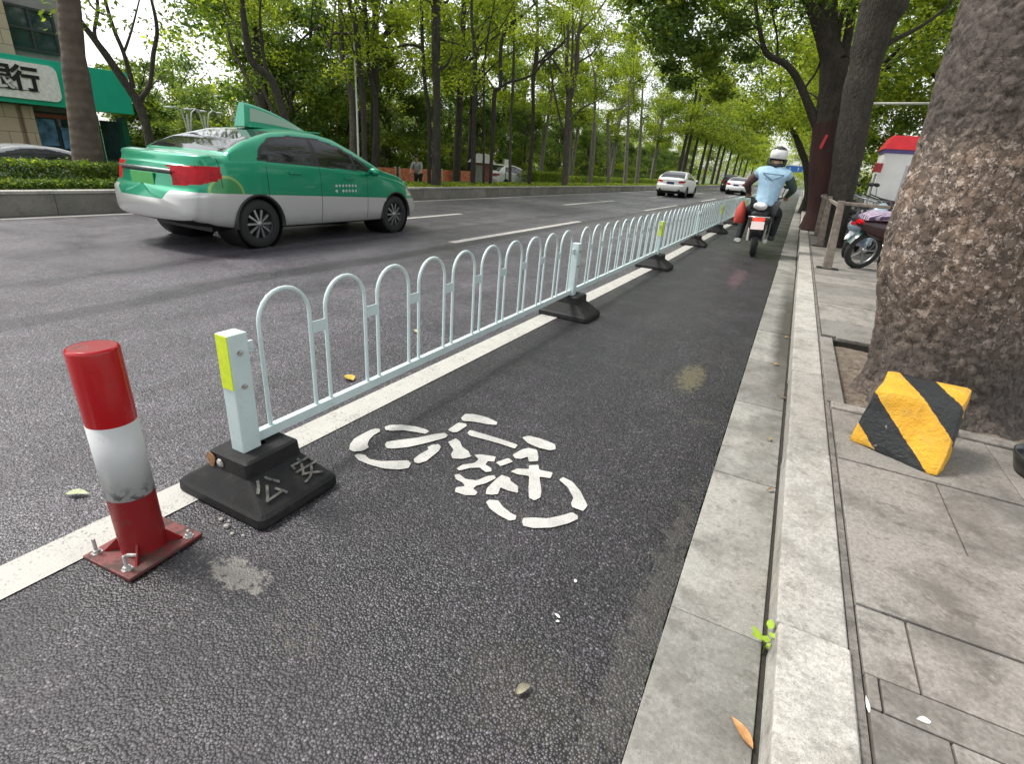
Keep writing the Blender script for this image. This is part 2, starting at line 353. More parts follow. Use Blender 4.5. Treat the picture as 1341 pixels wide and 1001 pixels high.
for poly in BIKE:
    P = [Vector((x, y)) for x, y in poly]; Q = []
    for i in range(len(P)):
        a, b = P[i], P[(i+1) % len(P)]; Q += [a*0.90+b*0.10, a*0.10+b*0.90]
    b = bmesh.new(); f = b.faces.new([b.verts.new((q.x, q.y, 0.005)) for q in Q])
    if f.normal.z < 0 or True: bmesh.ops.recalc_face_normals(b, faces=[f])
    f.normal_update()
    if f.normal.z < 0: f.normal_flip()
    bmesh.ops.triangulate(b, faces=[f]); m.bm(b)
tag(struct(m, 'bicycle_marking', M['fresh']))

# gutter slabs, kerb stones, paving stones
rng = random.Random(11)
m = MB(); y = 1.42-0.98*3
lows = {}
while y < 140:
    L = 0.98 if y < 60 else 4.0
    dz = rng.uniform(-0.004, 0.004)
    if 5.9 < y < 6.8 or 8.2 < y+L and y < 8.6: dz = -0.004
    m.box(((-0.052+0.226)/2-(0.01 if y > 10 else 0), y+L/2, -0.02+dz+0.003), (0.274, L-0.006, 0.05), bev=0.003); y += L
struct(m, 'gutter', M['gutter'])
m = MB(); y = 1.40-1.27*3; stones = []
KT = 0.12
while y < 140:
    L = 1.27 if y < 60 else 5.0
    if -0.2 < y < 1.3: L = 1.40-y
    top = KT + (0.014 if y+L <= 1.5 else 0.0) + rng.uniform(-0.003, 0.003)
    x0 = 0.240+(0.004 if y+L <= 1.5 else 0) + rng.uniform(-0.004, 0.004)
    m.box(((x0+0.424)/2, y+L/2, top-0.12), (0.424-x0, L-0.011, 0.24), bev=0.012, seg=3); y += L
struct(m, 'kerb', M['granite'])
m = MB(); m.box((0.10, 65, -0.012), (0.30, 150, 0.028)); struct(m, 'kerb_joint', M['joint'])
mm = MB(); mm.box((0.438, 65, 0.055), (0.021, 150, 0.124)); struct(mm, 'mortar_strip', stone('mortar', (0.12, 0.11, 0.095), (0.22, 0.20, 0.18), 0.3, (0.05, 0.045, 0.038), 0.8, 9))
# pavement bed and pavers (rows across, cut joints), leaving the tree pit open
m = MB(); PIT = (0.53, 1.95, 3.42, 5.02)
for (x0, x1, y0, y1) in ((0.43, 12, -6, PIT[2]), (0.43, PIT[0], PIT[2], PIT[3]), (PIT[1], 12, PIT[2], PIT[3]), (0.43, 12, PIT[3], 160)):
    m.box(((x0+x1)/2, (y0+y1)/2, 0.05), (x1-x0, y1-y0, 0.118))
struct(m, 'pavement_bed', M['joint'])
m = MB()
def paver(x0, x1, y0, y1, top=KT, bev=0.003):
    g = 0.003
    dz = rng.uniform(-0.003, 0.003)
    m.box(((x0+x1)/2, (y0+y1)/2, top-0.02+dz), (x1-x0-2*g, y1-y0-2*g, 0.05), bev=bev)
rows = [(-0.25, 0.25), (0.25, 0.74), (0.74, 0.99), (0.99, 1.228), (1.228, 1.340), (1.340, 1.615), (1.615, 2.10), (2.10, 2.655), (2.655, 3.30)]
cuts = {(1.615, 2.10): [1.05, 1.75], (2.10, 2.655): [0.84, 1.42], (1.340, 1.615): [0.583, 1.15, 1.7], (1.228, 1.340): [0.486, 0.95, 1.5], (0.99, 1.228): [0.62, 1.2], (2.655, 3.30): [1.16, 1.7]}
for r in rows:
    cs = [0.452]+cuts.get(r, [0.9, 1.5])
    while cs[-1] < 11: cs.append(cs[-1]+rng.choice([0.55, 0.6, 0.62]))
    for a, b in zip(cs, cs[1:]): paver(a, b, *r)
y = PIT[3]+0.10
ylist = [(PIT[3]+0.1, 5.75), (5.75, 6.62), (6.62, 7.3), (7.3, 8.08), (8.08, 8.8), (8.8, 9.52)]
y = 9.52
while y < 100: ylist.append((y, y+0.75)); y += 0.75
for r in ylist:
    cs = [0.452]; cs.append(0.452+rng.uniform(0.7, 1.4))
    while cs[-1] < 11: cs.append(cs[-1]+1.2 if r[0] > 20 else cs[-1]+rng.uniform(0.8, 1.1))
    for a, b in zip(cs, cs[1:]): paver(a, b, *r)
# border stones round the pit
for y0 in (PIT[2], PIT[2]+0.8): m.box((0.48, y0+0.4, KT-0.035), (0.092, 0.79, 0.09), bev=0.006)
for x0 in (0.45, 1.06, 1.70): m.box((x0+0.30, 3.36, KT-0.028), (0.595, 0.105, 0.09), bev=0.008)
for x0 in (0.56, 1.26): m.box((x0+0.34, 5.07, KT-0.03), (0.68, 0.09, 0.09), bev=0.008)
m.box((2.0, 4.22, KT-0.03), (0.09, 1.6, 0.09), bev=0.008)
for (x0, y0) in ((PIT[1]+0.1, PIT[2]), (PIT[1]+0.1, 4.22)):
    x = x0
    while x < 11: paver(x, x+0.8, y0, y0+0.8); x += 0.8
struct(m, 'pavement', M['paver'])
# soil in the pit
N = 26; m = MB(); V = []
for j in range(N+1):
    for i in range(N+1):
        x = PIT[0]-0.02+(PIT[1]-PIT[0]+0.04)*i/N; y = PIT[2]-0.02+(PIT[3]-PIT[2]+0.04)*j/N
        V.append((x, y, 0.062+0.03*mnoise.noise((x*4, y*4, 0))+0.015*mnoise.noise((x*15, y*15, 3))))
m.add(V, [(j*(N+1)+i, j*(N+1)+i+1, (j+1)*(N+1)+i+1, (j+1)*(N+1)+i) for j in range(N) for i in range(N)], 0, True)
tag(struct(m, 'tree_pit_soil', M['soil']))

# low stone wall of the far verge
t = thing('planter_wall', 'low grey stone retaining wall along the far side of the road', 'wall', (-10.3, 2, 0))
m = MB(); y = -8
while y < 150:
    L = 0.95 if y < 40 else 3
    m.box((0, y+L/2-2, 0.155), (0.16, L-0.008, 0.31), bev=0.004); y += L
m.obj('wall_panels', M['wallstone'], t)
m = MB(); y = -8
while y < 150:
    L = 1.9 if y < 40 else 6
    m.box((-0.01, y+L/2-2, 0.335), (0.22, L-0.006, 0.046), bev=0.008); y += L
m.obj('coping', M['granite'], t)

# ------------------------------------------------------------ vegetation
def leafmat(name, cols, rough=0.5, trans=0.35):
    k = NT(name); isl = k.island()
    col = k.ramp(isl, [(i/(len(cols)-1), c) for i, c in enumerate(cols)])
    k.base(col); k.set('Roughness', rough); k.set('Specular IOR Level', 0.22)
    tr = k.n('ShaderNodeBsdfTranslucent'); k.l(k.mix(1.0, col, (1.35, 1.5, 0.75), 'MULTIPLY'), tr.inputs['Color'])
    ms = k.n('ShaderNodeMixShader'); ms.inputs[0].default_value = trans
    k.l(k.b.outputs[0], ms.inputs[1]); k.l(tr.outputs[0], ms.inputs[2]); k.l(ms.outputs[0], k.t.nodes['Material Output'].inputs['Surface'])
    return k.m
LF = [leafmat('leaf_dark', [(0.050, 0.092, 0.018), (0.090, 0.140, 0.028), (0.065, 0.11, 0.022)], 0.4, 0.35),
      leafmat('leaf_mid', [(0.115, 0.175, 0.026), (0.18, 0.235, 0.036), (0.15, 0.185, 0.030)], 0.45, 0.48),
      leafmat('leaf_lime', [(0.25, 0.31, 0.030), (0.37, 0.40, 0.050), (0.29, 0.32, 0.04)], 0.5, 0.55),
      leafmat('leaf_pale', [(0.20, 0.28, 0.09), (0.30, 0.37, 0.14), (0.23, 0.29, 0.09)], 0.4, 0.4)]
def bark(name, a, b, scale=6.0, bump=0.7, dist=0.012, stretch=0.35):
    k = NT(name); c = k.coord(scale=(1, 1, stretch))
    n = k.noise(c, scale, 8, 0.7, 0.4); v = k.vor(c, scale*2.2, 'DISTANCE_TO_EDGE')
    col = k.ramp(n, [(0.35, a), (0.68, b)]); col = k.mix(k.ramp(v, [(0.0, 0.7), (0.08, 0.0)]), col, tuple(x*0.4 for x in a))
    k.base(col); k.set('Roughness', 0.92); b1 = k.bump(k.ramp(v, [(0, 0.0), (0.25, 1.0)]), bump, dist); k.bump(n, 0.5, dist, b1)
    return k.m
M['bark_dark'] = bark('bark_dark', (0.030, 0.024, 0.019), (0.075, 0.062, 0.050), 9)
M['bark_mid'] = bark('bark_mid', (0.065, 0.055, 0.043), (0.14, 0.12, 0.095), 8)
M['bark_pale'] = bark('bark_pale', (0.14, 0.125, 0.10), (0.26, 0.24, 0.19), 7)
nr = np.random.RandomState

def clump_cloud(clumps, per, size, seed, weights=(0.25, 0.45, 0.3, 0.0), up=0.3, aspect=0.5):
    """clumps: rows x,y,z,rx,ry,rz; per leaves each. Returns V,F,mi of bent diamond leaves on clump shells."""
    rs = nr(seed); C = np.asarray(clumps, float); n = len(C)*per
    idx = np.repeat(np.arange(len(C)), per)
    d = rs.normal(size=(n, 3)); d /= np.linalg.norm(d, axis=1)[:, None]
    rad = rs.uniform(0, 1, n)**0.45
    rad *= 0.8+0.45*np.sin(d[:, 0]*5+idx)*np.sin(d[:, 2]*4+idx*1.7)
    P = C[idx, :3]+d*C[idx, 3:6]*rad[:, None]
    a = rs.normal(size=(n, 3)); a[:, 2] = a[:, 2]*0.6-0.25; a /= np.linalg.norm(a, axis=1)[:, None]
    nn = rs.normal(size=(n, 3)); nn[:, 2] += up*3; b = np.cross(a, nn); b /= np.linalg.norm(b, axis=1)[:, None]+1e-9
    c = np.cross(a, b)
    s = (size*rs.uniform(0.6, 1.35, n))[:, None]
    V = np.stack([P-a*s*0.5, P+b*s*aspect*0.5+c*s*0.08, P+a*s*0.5, P-b*s*aspect*0.5+c*s*0.08], 1).reshape(-1, 3)
    F = np.arange(n*4).reshape(-1, 4)
    w = np.cumsum(np.asarray(weights)/sum(weights)); cm = np.searchsorted(w, rs.uniform(0, 1, len(C)))
    mi = cm[idx]; sw = rs.uniform(0, 1, n) < 0.25; mi = np.where(sw, np.searchsorted(w, rs.uniform(0, 1, n)), mi)
    return V, F, np.clip(mi, 0, 3)
def crown_obj(name, clumps, per, size, seed, weights, parent=None, **kw):
    V, F, mi = clump_cloud(clumps, per, size, seed, weights, **kw)
    return link(name, npmesh(name, V, F, LF, mi), parent)
def limb_mb(m, pts, n=9, wob=0.0, seed=0):
    """smooth a polyline of (x,y,z,r) and skin it"""
    P = np.array(pts, float)
    if len(P) < 2: return
    t = np.linspace(0, len(P)-1, (len(P)-1)*5+1); Q = np.zeros((len(t), 4))
    for i, tt in enumerate(t):
        j = min(int(tt), len(P)-2); f = tt-j
        p0 = P[max(j-1, 0)]; p1 = P[j]; p2 = P[j+1]; p3 = P[min(j+2, len(P)-1)]
        Q[i] = 0.5*((2*p1)+(-p0+p2)*f+(2*p0-5*p1+4*p2-p3)*f*f+(-p0+3*p1-3*p2+p3)*f**3)
    rr = [max(0.004, q[3]*(1+0.10*mnoise.noise((q[2]*3+seed, q[0], 1)))) for q in Q]
    m.tube([q[:3] for q in Q], rr, n, 0, True, True)

def street_tree(name, label, base, limbs, mat, cat='tree', group=None, crown=None, ground=None, seed=0, per=170, lsize=0.12, weights=(0.15, 0.4, 0.45, 0), spread=1.0, extra=True, low=3.3, nc=26, thin=1.0):
    """limbs in local x,y and world z; the crown grows round the upper limb ends"""
    bx, by, bz = base; gz = bz if ground is None else ground
    t = thing(name, label, cat, (bx, by, gz), group=group)
    m = MB(); ends = []; rg = random.Random(seed)
    for i, L in enumerate(limbs):
        pts = [(x, y, z-gz, r*thin) for x, y, z, r in L]
        if i == 0:
            pts = [(pts[0][0]*1.0, pts[0][1], -0.15, pts[0][3]*1.5), (pts[0][0], pts[0][1], 0.12, pts[0][3]*1.12)]+([p for p in pts if p[2] > 0.4])
        limb_mb(m, pts, 12 if pts[0][3] > 0.1 else 7, seed=seed+i); ends.append(pts[-1])
    if extra:
        for e in list(ends):
            if e[3] < 0.015: continue
            h = rg.uniform(1.6, 3.0)*spread
            for q in range(2 if len(ends) < 4 else 1):
                an = rg.uniform(0, 6.28); l = h*rg.uniform(0.2, 0.8)
                tip = (e[0]+math.cos(an)*l, e[1]+math.sin(an)*l, e[2]+h*rg.uniform(0.7, 1.0), 0.012)
                mid = ((e[0]*0.6+tip[0]*0.4)+rg.uniform(-.15, .15), (e[1]*0.6+tip[1]*0.4)+rg.uniform(-.15, .15), e[2]*0.5+tip[2]*0.5, e[3]*0.6)
                limb_mb(m, [e, mid, tip], 7); ends.append(tip)
    m.obj('trunk', mat, t)
    if crown is None:
        crown = []
        for i in range(nc):
            e = rg.choice(ends); s = rg.uniform(0.45, 0.95)*spread
            an = rg.uniform(0, 6.28); dd = rg.uniform(0.1, 1.7)*spread
            z = max(low, e[2]+rg.uniform(-1.2, 1.4)*spread)
            crown.append((e[0]+math.cos(an)*dd, e[1]+math.sin(an)*dd, z, s*1.2, s*1.2, s*0.7))
    if crown: crown_obj('crown', crown, per, lsize, seed+5, weights, t)
    return t
TREES = {'palm': ((-11.7, 5.64, 0.661), [[(0.0, 0.0, 0.66, 0.327), (0.03, 0.06, 1.62, 0.274), (0.05, 0.11, 2.44, 0.235), (0.1, 0.19, 3.23, 0.211), (0.13, 0.25, 3.86, 0.197)]])
, 'forked': ((-13.2, 7.675, 0.952), [[(0.0, 0.0, 0.95, 0.117), (-0.01, -0.02, 1.49, 0.107), (-0.05, -0.08, 1.9, 0.113)],
[(-0.05, -0.08, 1.9, 0.077), (-0.14, -0.25, 2.34, 0.068), (-0.23, -0.42, 2.73, 0.053), (-0.29, -0.55, 3.04, 0.045), (-0.23, -0.42, 3.53, 0.039), (-0.22, -0.4, 4.04, 0.032)],
[(-0.06, -0.11, 2.15, 0.062), (-0.09, -0.16, 2.78, 0.054), (-0.13, -0.24, 3.17, 0.046), (-0.16, -0.29, 3.68, 0.039), (-0.16, -0.29, 4.19, 0.032)],
[(-0.03, -0.06, 1.91, 0.063), (0.09, 0.16, 2.26, 0.057), (0.18, 0.3, 2.86, 0.057), (0.26, 0.41, 3.3, 0.05), (0.25, 0.4, 3.83, 0.035), (0.2, 0.32, 4.33, 0.027)],
[(-0.08, -0.14, 2.83, 0.034), (0.01, 0.02, 3.22, 0.027), (0.1, 0.17, 3.65, 0.02), (0.22, 0.36, 4.22, 0.02)],
[(-0.18, -0.33, 3.42, 0.026), (-0.26, -0.49, 3.51, 0.026), (-0.31, -0.58, 3.74, 0.019)]])
, 'twisted': ((-13.0, 11.6, 1.266), [[(0.0, 0.0, 1.27, 0.153), (-0.14, -0.16, 1.83, 0.139), (-0.28, -0.32, 2.65, 0.125), (-0.35, -0.42, 2.9, 0.133), (-0.58, -0.72, 3.21, 0.111), (-0.62, -0.79, 3.79, 0.1), (-0.63, -0.79, 4.53, 0.08), (-0.6, -0.76, 5.32, 0.07)],
[(-0.38, -0.45, 2.9, 0.057), (-0.41, -0.5, 3.59, 0.046), (-0.4, -0.49, 4.27, 0.036), (-0.3, -0.35, 5.1, 0.027)]])
, 'leaning': ((-15.5, 13.003, 1.55), [[(0.0, 0.0, 1.55, 0.092), (-0.18, -0.22, 2.08, 0.089), (-0.38, -0.49, 2.99, 0.065), (-0.59, -0.78, 3.84, 0.052), (-0.61, -0.8, 4.42, 0.041), (-0.63, -0.84, 5.33, 0.03)],
[(0.17, 0.2, 1.46, 0.081), (-0.08, -0.1, 2.52, 0.067), (-0.24, -0.3, 3.22, 0.054), (-0.36, -0.46, 3.9, 0.042)]])
, 'tan': ((-13.5, 14.386, 0.813), [[(0.0, 0.0, 0.81, 0.16), (0.03, 0.02, 2.75, 0.13), (-0.13, -0.13, 3.57, 0.104), (-0.15, -0.14, 4.49, 0.102), (-0.14, -0.13, 5.56, 0.088), (-0.14, -0.13, 6.48, 0.076)],
[(-0.15, -0.14, 4.49, 0.057), (-0.34, -0.33, 4.51, 0.045), (-0.38, -0.38, 4.04, 0.034)]])
, 'dark pair': ((-13.0, 14.386, 0.847), [[(0.0, 0.0, 0.85, 0.11), (-0.0, -0.0, 2.75, 0.118), (-0.06, -0.05, 3.89, 0.103), (-0.11, -0.1, 4.78, 0.101), (-0.23, -0.22, 5.42, 0.087), (-0.3, -0.28, 6.23, 0.064)],
[(-0.12, -0.11, 4.52, 0.056), (-0.39, -0.38, 4.45, 0.045), (-0.58, -0.57, 4.4, 0.044), (-0.65, -0.65, 3.99, 0.033)],
[(-0.09, -0.08, 3.89, 0.046), (-0.15, -0.14, 3.94, 0.034)]])
, 'dark pair mate': ((-13.2, 15.056, 0.731), [[(0.0, 0.0, 0.73, 0.141), (0.08, 0.07, 2.61, 0.099), (-0.06, -0.06, 3.69, 0.096), (-0.09, -0.08, 4.73, 0.093), (-0.12, -0.11, 5.52, 0.092), (-0.05, -0.04, 6.49, 0.068)],
[(-0.08, -0.07, 5.03, 0.069), (-0.27, -0.25, 5.4, 0.057), (-0.47, -0.44, 5.75, 0.045)]])
, 'thin by thick': ((-11.7, 16.182, 0.339), [[(0.0, 0.0, 0.34, 0.08), (-0.02, -0.02, 2.54, 0.089), (-0.13, -0.09, 3.32, 0.087), (-0.22, -0.16, 4.7, 0.072), (-0.24, -0.18, 5.92, 0.071), (-0.27, -0.2, 6.87, 0.057)],
[(-0.22, -0.16, 4.45, 0.061), (-0.56, -0.43, 4.49, 0.048), (-0.92, -0.75, 4.35, 0.036), (-1.17, -0.99, 4.35, 0.03), (-1.37, -1.19, 4.57, 0.023)]])
, 'thick dark': ((-11.2, 15.89, 0.355), [[(0.0, 0.0, 0.35, 0.183), (-0.01, -0.01, 2.75, 0.148), (-0.05, -0.03, 3.83, 0.157), (-0.07, -0.05, 5.06, 0.176), (-0.09, -0.06, 6.78, 0.158)],
[(0.03, 0.02, 3.84, 0.073), (0.23, 0.16, 3.98, 0.048), (0.36, 0.24, 4.29, 0.036)],
[(-0.13, -0.09, 5.54, 0.069), (-0.31, -0.23, 5.62, 0.046), (-0.46, -0.34, 5.83, 0.034)],
[(0.0, 0.0, 5.56, 0.07), (0.19, 0.13, 5.64, 0.047), (0.32, 0.22, 5.93, 0.035)],
[(-0.0, -0.0, 4.66, 0.059), (0.31, 0.21, 4.6, 0.036), (0.72, 0.46, 4.54, 0.024)]])
, 'straight': ((-12.2, 19.93, 0.329), [[(0.0, 0.0, 0.33, 0.127), (-0.04, -0.03, 2.89, 0.121), (-0.1, -0.06, 4.97, 0.102), (-0.24, -0.15, 5.95, 0.071), (-0.28, -0.18, 7.12, 0.056), (-0.31, -0.2, 8.02, 0.041)],
[(-0.13, -0.08, 4.97, 0.044), (0.32, 0.19, 5.64, 0.029), (0.8, 0.45, 6.04, 0.029)],
[(-0.1, -0.06, 4.21, 0.044), (-0.62, -0.41, 4.41, 0.03), (-0.9, -0.61, 4.43, 0.029)]])
, 'bent': ((-11.8, 20.706, 0.333), [[(0.0, 0.0, 0.33, 0.081), (-0.01, -0.01, 2.7, 0.109), (-0.01, -0.01, 3.8, 0.107), (0.16, 0.09, 4.03, 0.092), (0.11, 0.06, 5.38, 0.089), (0.3, 0.17, 6.03, 0.088), (0.62, 0.33, 6.3, 0.073), (0.92, 0.47, 6.57, 0.058), (1.17, 0.58, 6.83, 0.044)],
[(0.04, 0.02, 3.86, 0.076), (0.42, 0.23, 4.16, 0.061), (1.09, 0.55, 4.4, 0.061), (1.48, 0.71, 4.72, 0.06), (1.72, 0.81, 5.2, 0.059), (2.12, 0.95, 5.47, 0.044), (2.49, 1.07, 5.91, 0.029)],
[(-0.02, -0.01, 3.86, 0.046), (-0.24, -0.14, 4.18, 0.031), (-0.52, -0.31, 4.55, 0.03)]])
, 'thin stem': ((-12.0, 20.467, 0.347), [[(0.0, 0.0, 0.35, 0.065), (-0.08, -0.05, 2.67, 0.047), (-0.16, -0.1, 4.55, 0.06), (-0.07, -0.04, 5.83, 0.044), (0.08, 0.05, 6.82, 0.029)]])
, 'pale thin': ((-13.5, 25.763, 0.233), [[(0.0, 0.0, 0.23, 0.099), (-0.15, -0.08, 3.08, 0.076), (-0.16, -0.08, 4.75, 0.093), (-0.25, -0.13, 6.64, 0.072), (-0.32, -0.17, 8.13, 0.053), (-0.39, -0.21, 9.28, 0.052)]])
, 'black thin': ((-11.6, 24.105, 0.352), [[(0.0, 0.0, 0.35, 0.11), (-0.05, -0.02, 3.01, 0.105), (-0.18, -0.09, 4.69, 0.119), (-0.12, -0.06, 5.43, 0.135), (-0.16, -0.08, 6.57, 0.083), (-0.28, -0.14, 7.65, 0.065), (-0.36, -0.18, 8.71, 0.063)],
[(-0.12, -0.06, 5.37, 0.085), (0.27, 0.12, 5.51, 0.067), (0.6, 0.27, 5.88, 0.05), (0.97, 0.42, 6.22, 0.033)],
[(-0.04, -0.02, 5.14, 0.051), (0.4, 0.19, 5.7, 0.033), (0.77, 0.34, 6.63, 0.033)]])
, 'wide fork': ((-11.0, 27.082, 0.329), [[(0.0, 0.0, 0.33, 0.178), (-0.09, -0.04, 2.25, 0.193), (-0.2, -0.09, 3.96, 0.169), (-0.19, -0.08, 4.47, 0.149)],
[(-0.24, -0.1, 4.3, 0.112), (-0.48, -0.2, 5.91, 0.11), (-0.54, -0.23, 7.14, 0.09), (-0.81, -0.36, 7.88, 0.071), (-1.35, -0.63, 8.13, 0.053), (-1.74, -0.85, 8.39, 0.053)],
[(-0.14, -0.06, 4.37, 0.149), (-0.01, -0.0, 5.62, 0.146), (-0.08, -0.03, 6.87, 0.107), (-0.02, -0.01, 7.78, 0.089), (0.1, 0.04, 8.96, 0.07)],
[(-0.07, -0.03, 7.11, 0.072), (0.43, 0.16, 7.66, 0.053), (0.85, 0.31, 8.27, 0.052)],
[(-0.2, -0.08, 2.59, 0.077), (-0.58, -0.25, 3.6, 0.076), (-0.98, -0.44, 4.9, 0.056), (-1.2, -0.55, 5.85, 0.055)],
[(0.03, 0.01, 5.88, 0.055), (0.6, 0.23, 6.29, 0.054), (0.88, 0.32, 6.77, 0.036)],
[(-0.01, -0.0, 3.47, 0.057), (0.53, 0.2, 4.02, 0.056), (1.19, 0.42, 4.39, 0.037), (1.64, 0.55, 5.0, 0.036)],
[(-0.21, -0.09, 5.28, 0.073), (-0.28, -0.12, 6.55, 0.072), (-0.41, -0.17, 7.76, 0.053), (-0.54, -0.23, 8.92, 0.052)]])
, 'p1': ((-13.5, 37.934, 0.662), [[(0.0, 0.0, 0.66, 0.215), (-0.06, -0.02, 2.74, 0.21), (-0.26, -0.09, 5.09, 0.128), (-0.44, -0.16, 6.88, 0.1)]])
, 'p2': ((-13.8, 43.06, 0.694), [[(0.0, 0.0, 0.69, 0.179), (-0.32, -0.1, 3.0, 0.175), (-0.6, -0.2, 5.1, 0.143), (0.15, 0.05, 5.56, 0.085), (1.03, 0.3, 6.23, 0.056)]])
, 'p3': ((-14.0, 48.444, 0.737), [[(0.0, 0.0, 0.74, 0.231), (-0.26, -0.08, 3.3, 0.194), (-0.49, -0.15, 5.64, 0.127), (-0.83, -0.26, 7.88, 0.094)]])
, 'p4': ((-14.2, 53.023, 0.703), [[(0.0, 0.0, 0.7, 0.249), (-0.18, -0.05, 3.55, 0.209), (-0.45, -0.13, 6.09, 0.137), (-0.72, -0.2, 8.53, 0.101)]])
}
TR2 = {'dark trunk': ((0.95, 13.4, 0.12), [[(-0.1, 0.01, 0.2, 0.183), (-0.19, 0.01, 0.94, 0.234), (-0.26, 0.01, 1.67, 0.269), (-0.38, 0.02, 2.65, 0.275), (-0.45, 0.02, 3.44, 0.281), (-0.47, 0.02, 4.19, 0.336), (-0.43, 0.02, 4.54, 0.378), (-0.51, 0.02, 5.23, 0.3)],
[(-0.26, 0.01, 4.3, 0.121), (-0.16, 0.01, 4.64, 0.107), (-0.13, 0.01, 5.09, 0.081)],
[(-0.31, 0.01, 3.75, 0.056), (-0.06, 0.0, 3.93, 0.043), (0.19, -0.02, 4.07, 0.035), (0.37, -0.04, 4.21, 0.028), (0.58, -0.07, 4.42, 0.022)]])
, 'wrapped': ((0.8, 17.5, 0.12), [[(-0.28, 0.01, 0.78, 0.241), (-0.43, 0.01, 1.75, 0.291), (-0.63, 0.01, 2.86, 0.302), (-0.76, 0.0, 3.75, 0.315), (-0.87, -0.0, 4.26, 0.312)],
[(-0.99, -0.01, 4.43, 0.191), (-1.39, -0.05, 5.09, 0.139), (-1.66, -0.08, 5.5, 0.114), (-1.95, -0.13, 6.21, 0.096)],
[(-0.93, -0.01, 4.34, 0.208), (-1.2, -0.03, 5.09, 0.19), (-1.35, -0.04, 5.57, 0.189), (-1.62, -0.08, 6.36, 0.153)],
[(-0.67, 0.0, 4.34, 0.12), (-0.72, 0.0, 4.92, 0.101), (-0.83, -0.0, 5.56, 0.1), (-1.02, -0.01, 6.33, 0.082)],
[(-0.91, -0.01, 4.59, 0.086), (-0.97, -0.01, 5.09, 0.068), (-0.94, -0.01, 5.49, 0.067)],
[(-0.79, 0.0, 2.67, 0.127), (-1.16, -0.02, 3.21, 0.109), (-1.59, -0.07, 3.82, 0.091), (-1.95, -0.13, 4.16, 0.083), (-2.4, -0.22, 4.35, 0.075), (-2.59, -0.27, 4.54, 0.066), (-2.77, -0.32, 4.91, 0.057), (-2.98, -0.38, 5.4, 0.047), (-3.16, -0.44, 6.04, 0.037)],
[(-1.43, -0.05, 3.56, 0.036), (-1.22, -0.03, 4.0, 0.027), (-1.19, -0.03, 4.26, 0.022)],
[(-2.2, -0.18, 4.27, 0.037), (-2.32, -0.2, 4.75, 0.028), (-2.55, -0.26, 5.25, 0.027)],
[(-2.58, -0.27, 4.47, 0.028), (-2.91, -0.36, 4.73, 0.023), (-3.25, -0.47, 4.85, 0.019)],
[(-2.83, -0.33, 4.99, 0.038), (-3.05, -0.4, 4.93, 0.024), (-3.34, -0.5, 5.02, 0.019)],
[(-2.82, -0.33, 4.94, 0.029), (-3.1, -0.42, 5.14, 0.019), (-3.25, -0.47, 5.39, 0.019)]])
, 'behind': ((0.9, 30.0, 0.12), [[(-0.64, 0.01, 1.03, 0.145), (-1.04, -0.0, 2.19, 0.143), (-1.32, -0.02, 2.66, 0.144), (-1.85, -0.06, 3.45, 0.112), (-2.36, -0.11, 3.9, 0.097), (-2.77, -0.17, 4.52, 0.065)]])
}
info = {
 'forked': ('forked_tree', 'small dark tree forking low into three arms at the end of the green fascia', 'bark_dark', 13),
 'twisted': ('twisted_tree', 'dark crooked trunk bending sharply left above the roof sign of the taxi', 'bark_dark', 24),
 'leaning': ('leaning_tree', 'pair of thin brown stems leaning left behind the crooked trunk above the taxi', 'bark_mid', 20),
 'tan': ('slender_tree', 'tall tan trunk with a kink halfway, above the front window of the taxi', 'bark_mid', 16),
 'dark pair': ('slender_tree', 'tall dark trunk leaning left, nearer one of the close pair above the taxi bonnet', 'bark_dark', 16),
 'dark pair mate': ('slender_tree', 'tall dark trunk, right one of the close pair above the taxi bonnet', 'bark_dark', 16),
 'thin by thick': ('slender_tree', 'thin black trunk standing tight against the left side of the thickest straight trunk', 'bark_dark', 15),
 'thick dark': ('slender_tree', 'thickest straight black trunk on the verge ahead of the taxi', 'bark_dark', 22),
 'straight': ('slender_tree', 'straight dark trunk at the left corner of the small park hut', 'bark_dark', 16),
 'bent': ('slender_tree', 'dark trunk in front of the park hut whose top bends over to the right', 'bark_dark', 18),
 'thin stem': ('sapling', 'very thin dark stem in front of the middle of the park hut', 'bark_dark', 8),
 'pale thin': ('slender_tree', 'thin pale trunk in front of the car parked beside the park hut', 'bark_mid', 14),
 'black thin': ('slender_tree', 'thin wavy black trunk just right of the car parked in the park', 'bark_dark', 16),
 'wide fork': ('forked_tree', 'brown tree dividing into several upright stems left of the white car on the road', 'bark_mid', 26),
 'p1': ('slender_tree', 'stout pale trunk, first behind the low park hedge after the many stemmed tree', 'bark_pale', 14),
 'p2': ('slender_tree', 'pale trunk with a long side branch, second behind the low park hedge', 'bark_pale', 14),
 'p3': ('slender_tree', 'pale trunk, third behind the low park hedge, left of the white car roof', 'bark_pale', 14),
 'p4': ('slender_tree', 'pale trunk at the end of the low park hedge above the white car', 'bark_pale', 14),
}
for i, (kk, (nm, lab, mt, nc)) in enumerate(info.items()):
    base, limbs = TREES[kk]
    gz = 0.28 if base[0] > -12.95 else (-0.1 if base[0] > -13.9 else -0.42)
    far = base[1] > 30
    street_tree(nm, lab, base, limbs, M[mt], 'tree', 'trees on the verge across the road', ground=gz, seed=20+i, nc=nc, thin=0.8, low=3.0 if far else 3.4,
                per=190 if not far else 260, lsize=0.11 if not far else 0.15, spread=1.0 if not far else 1.3,
                weights=(0.1, 0.35, 0.55, 0) if i > 3 else (0.3, 0.5, 0.2, 0))
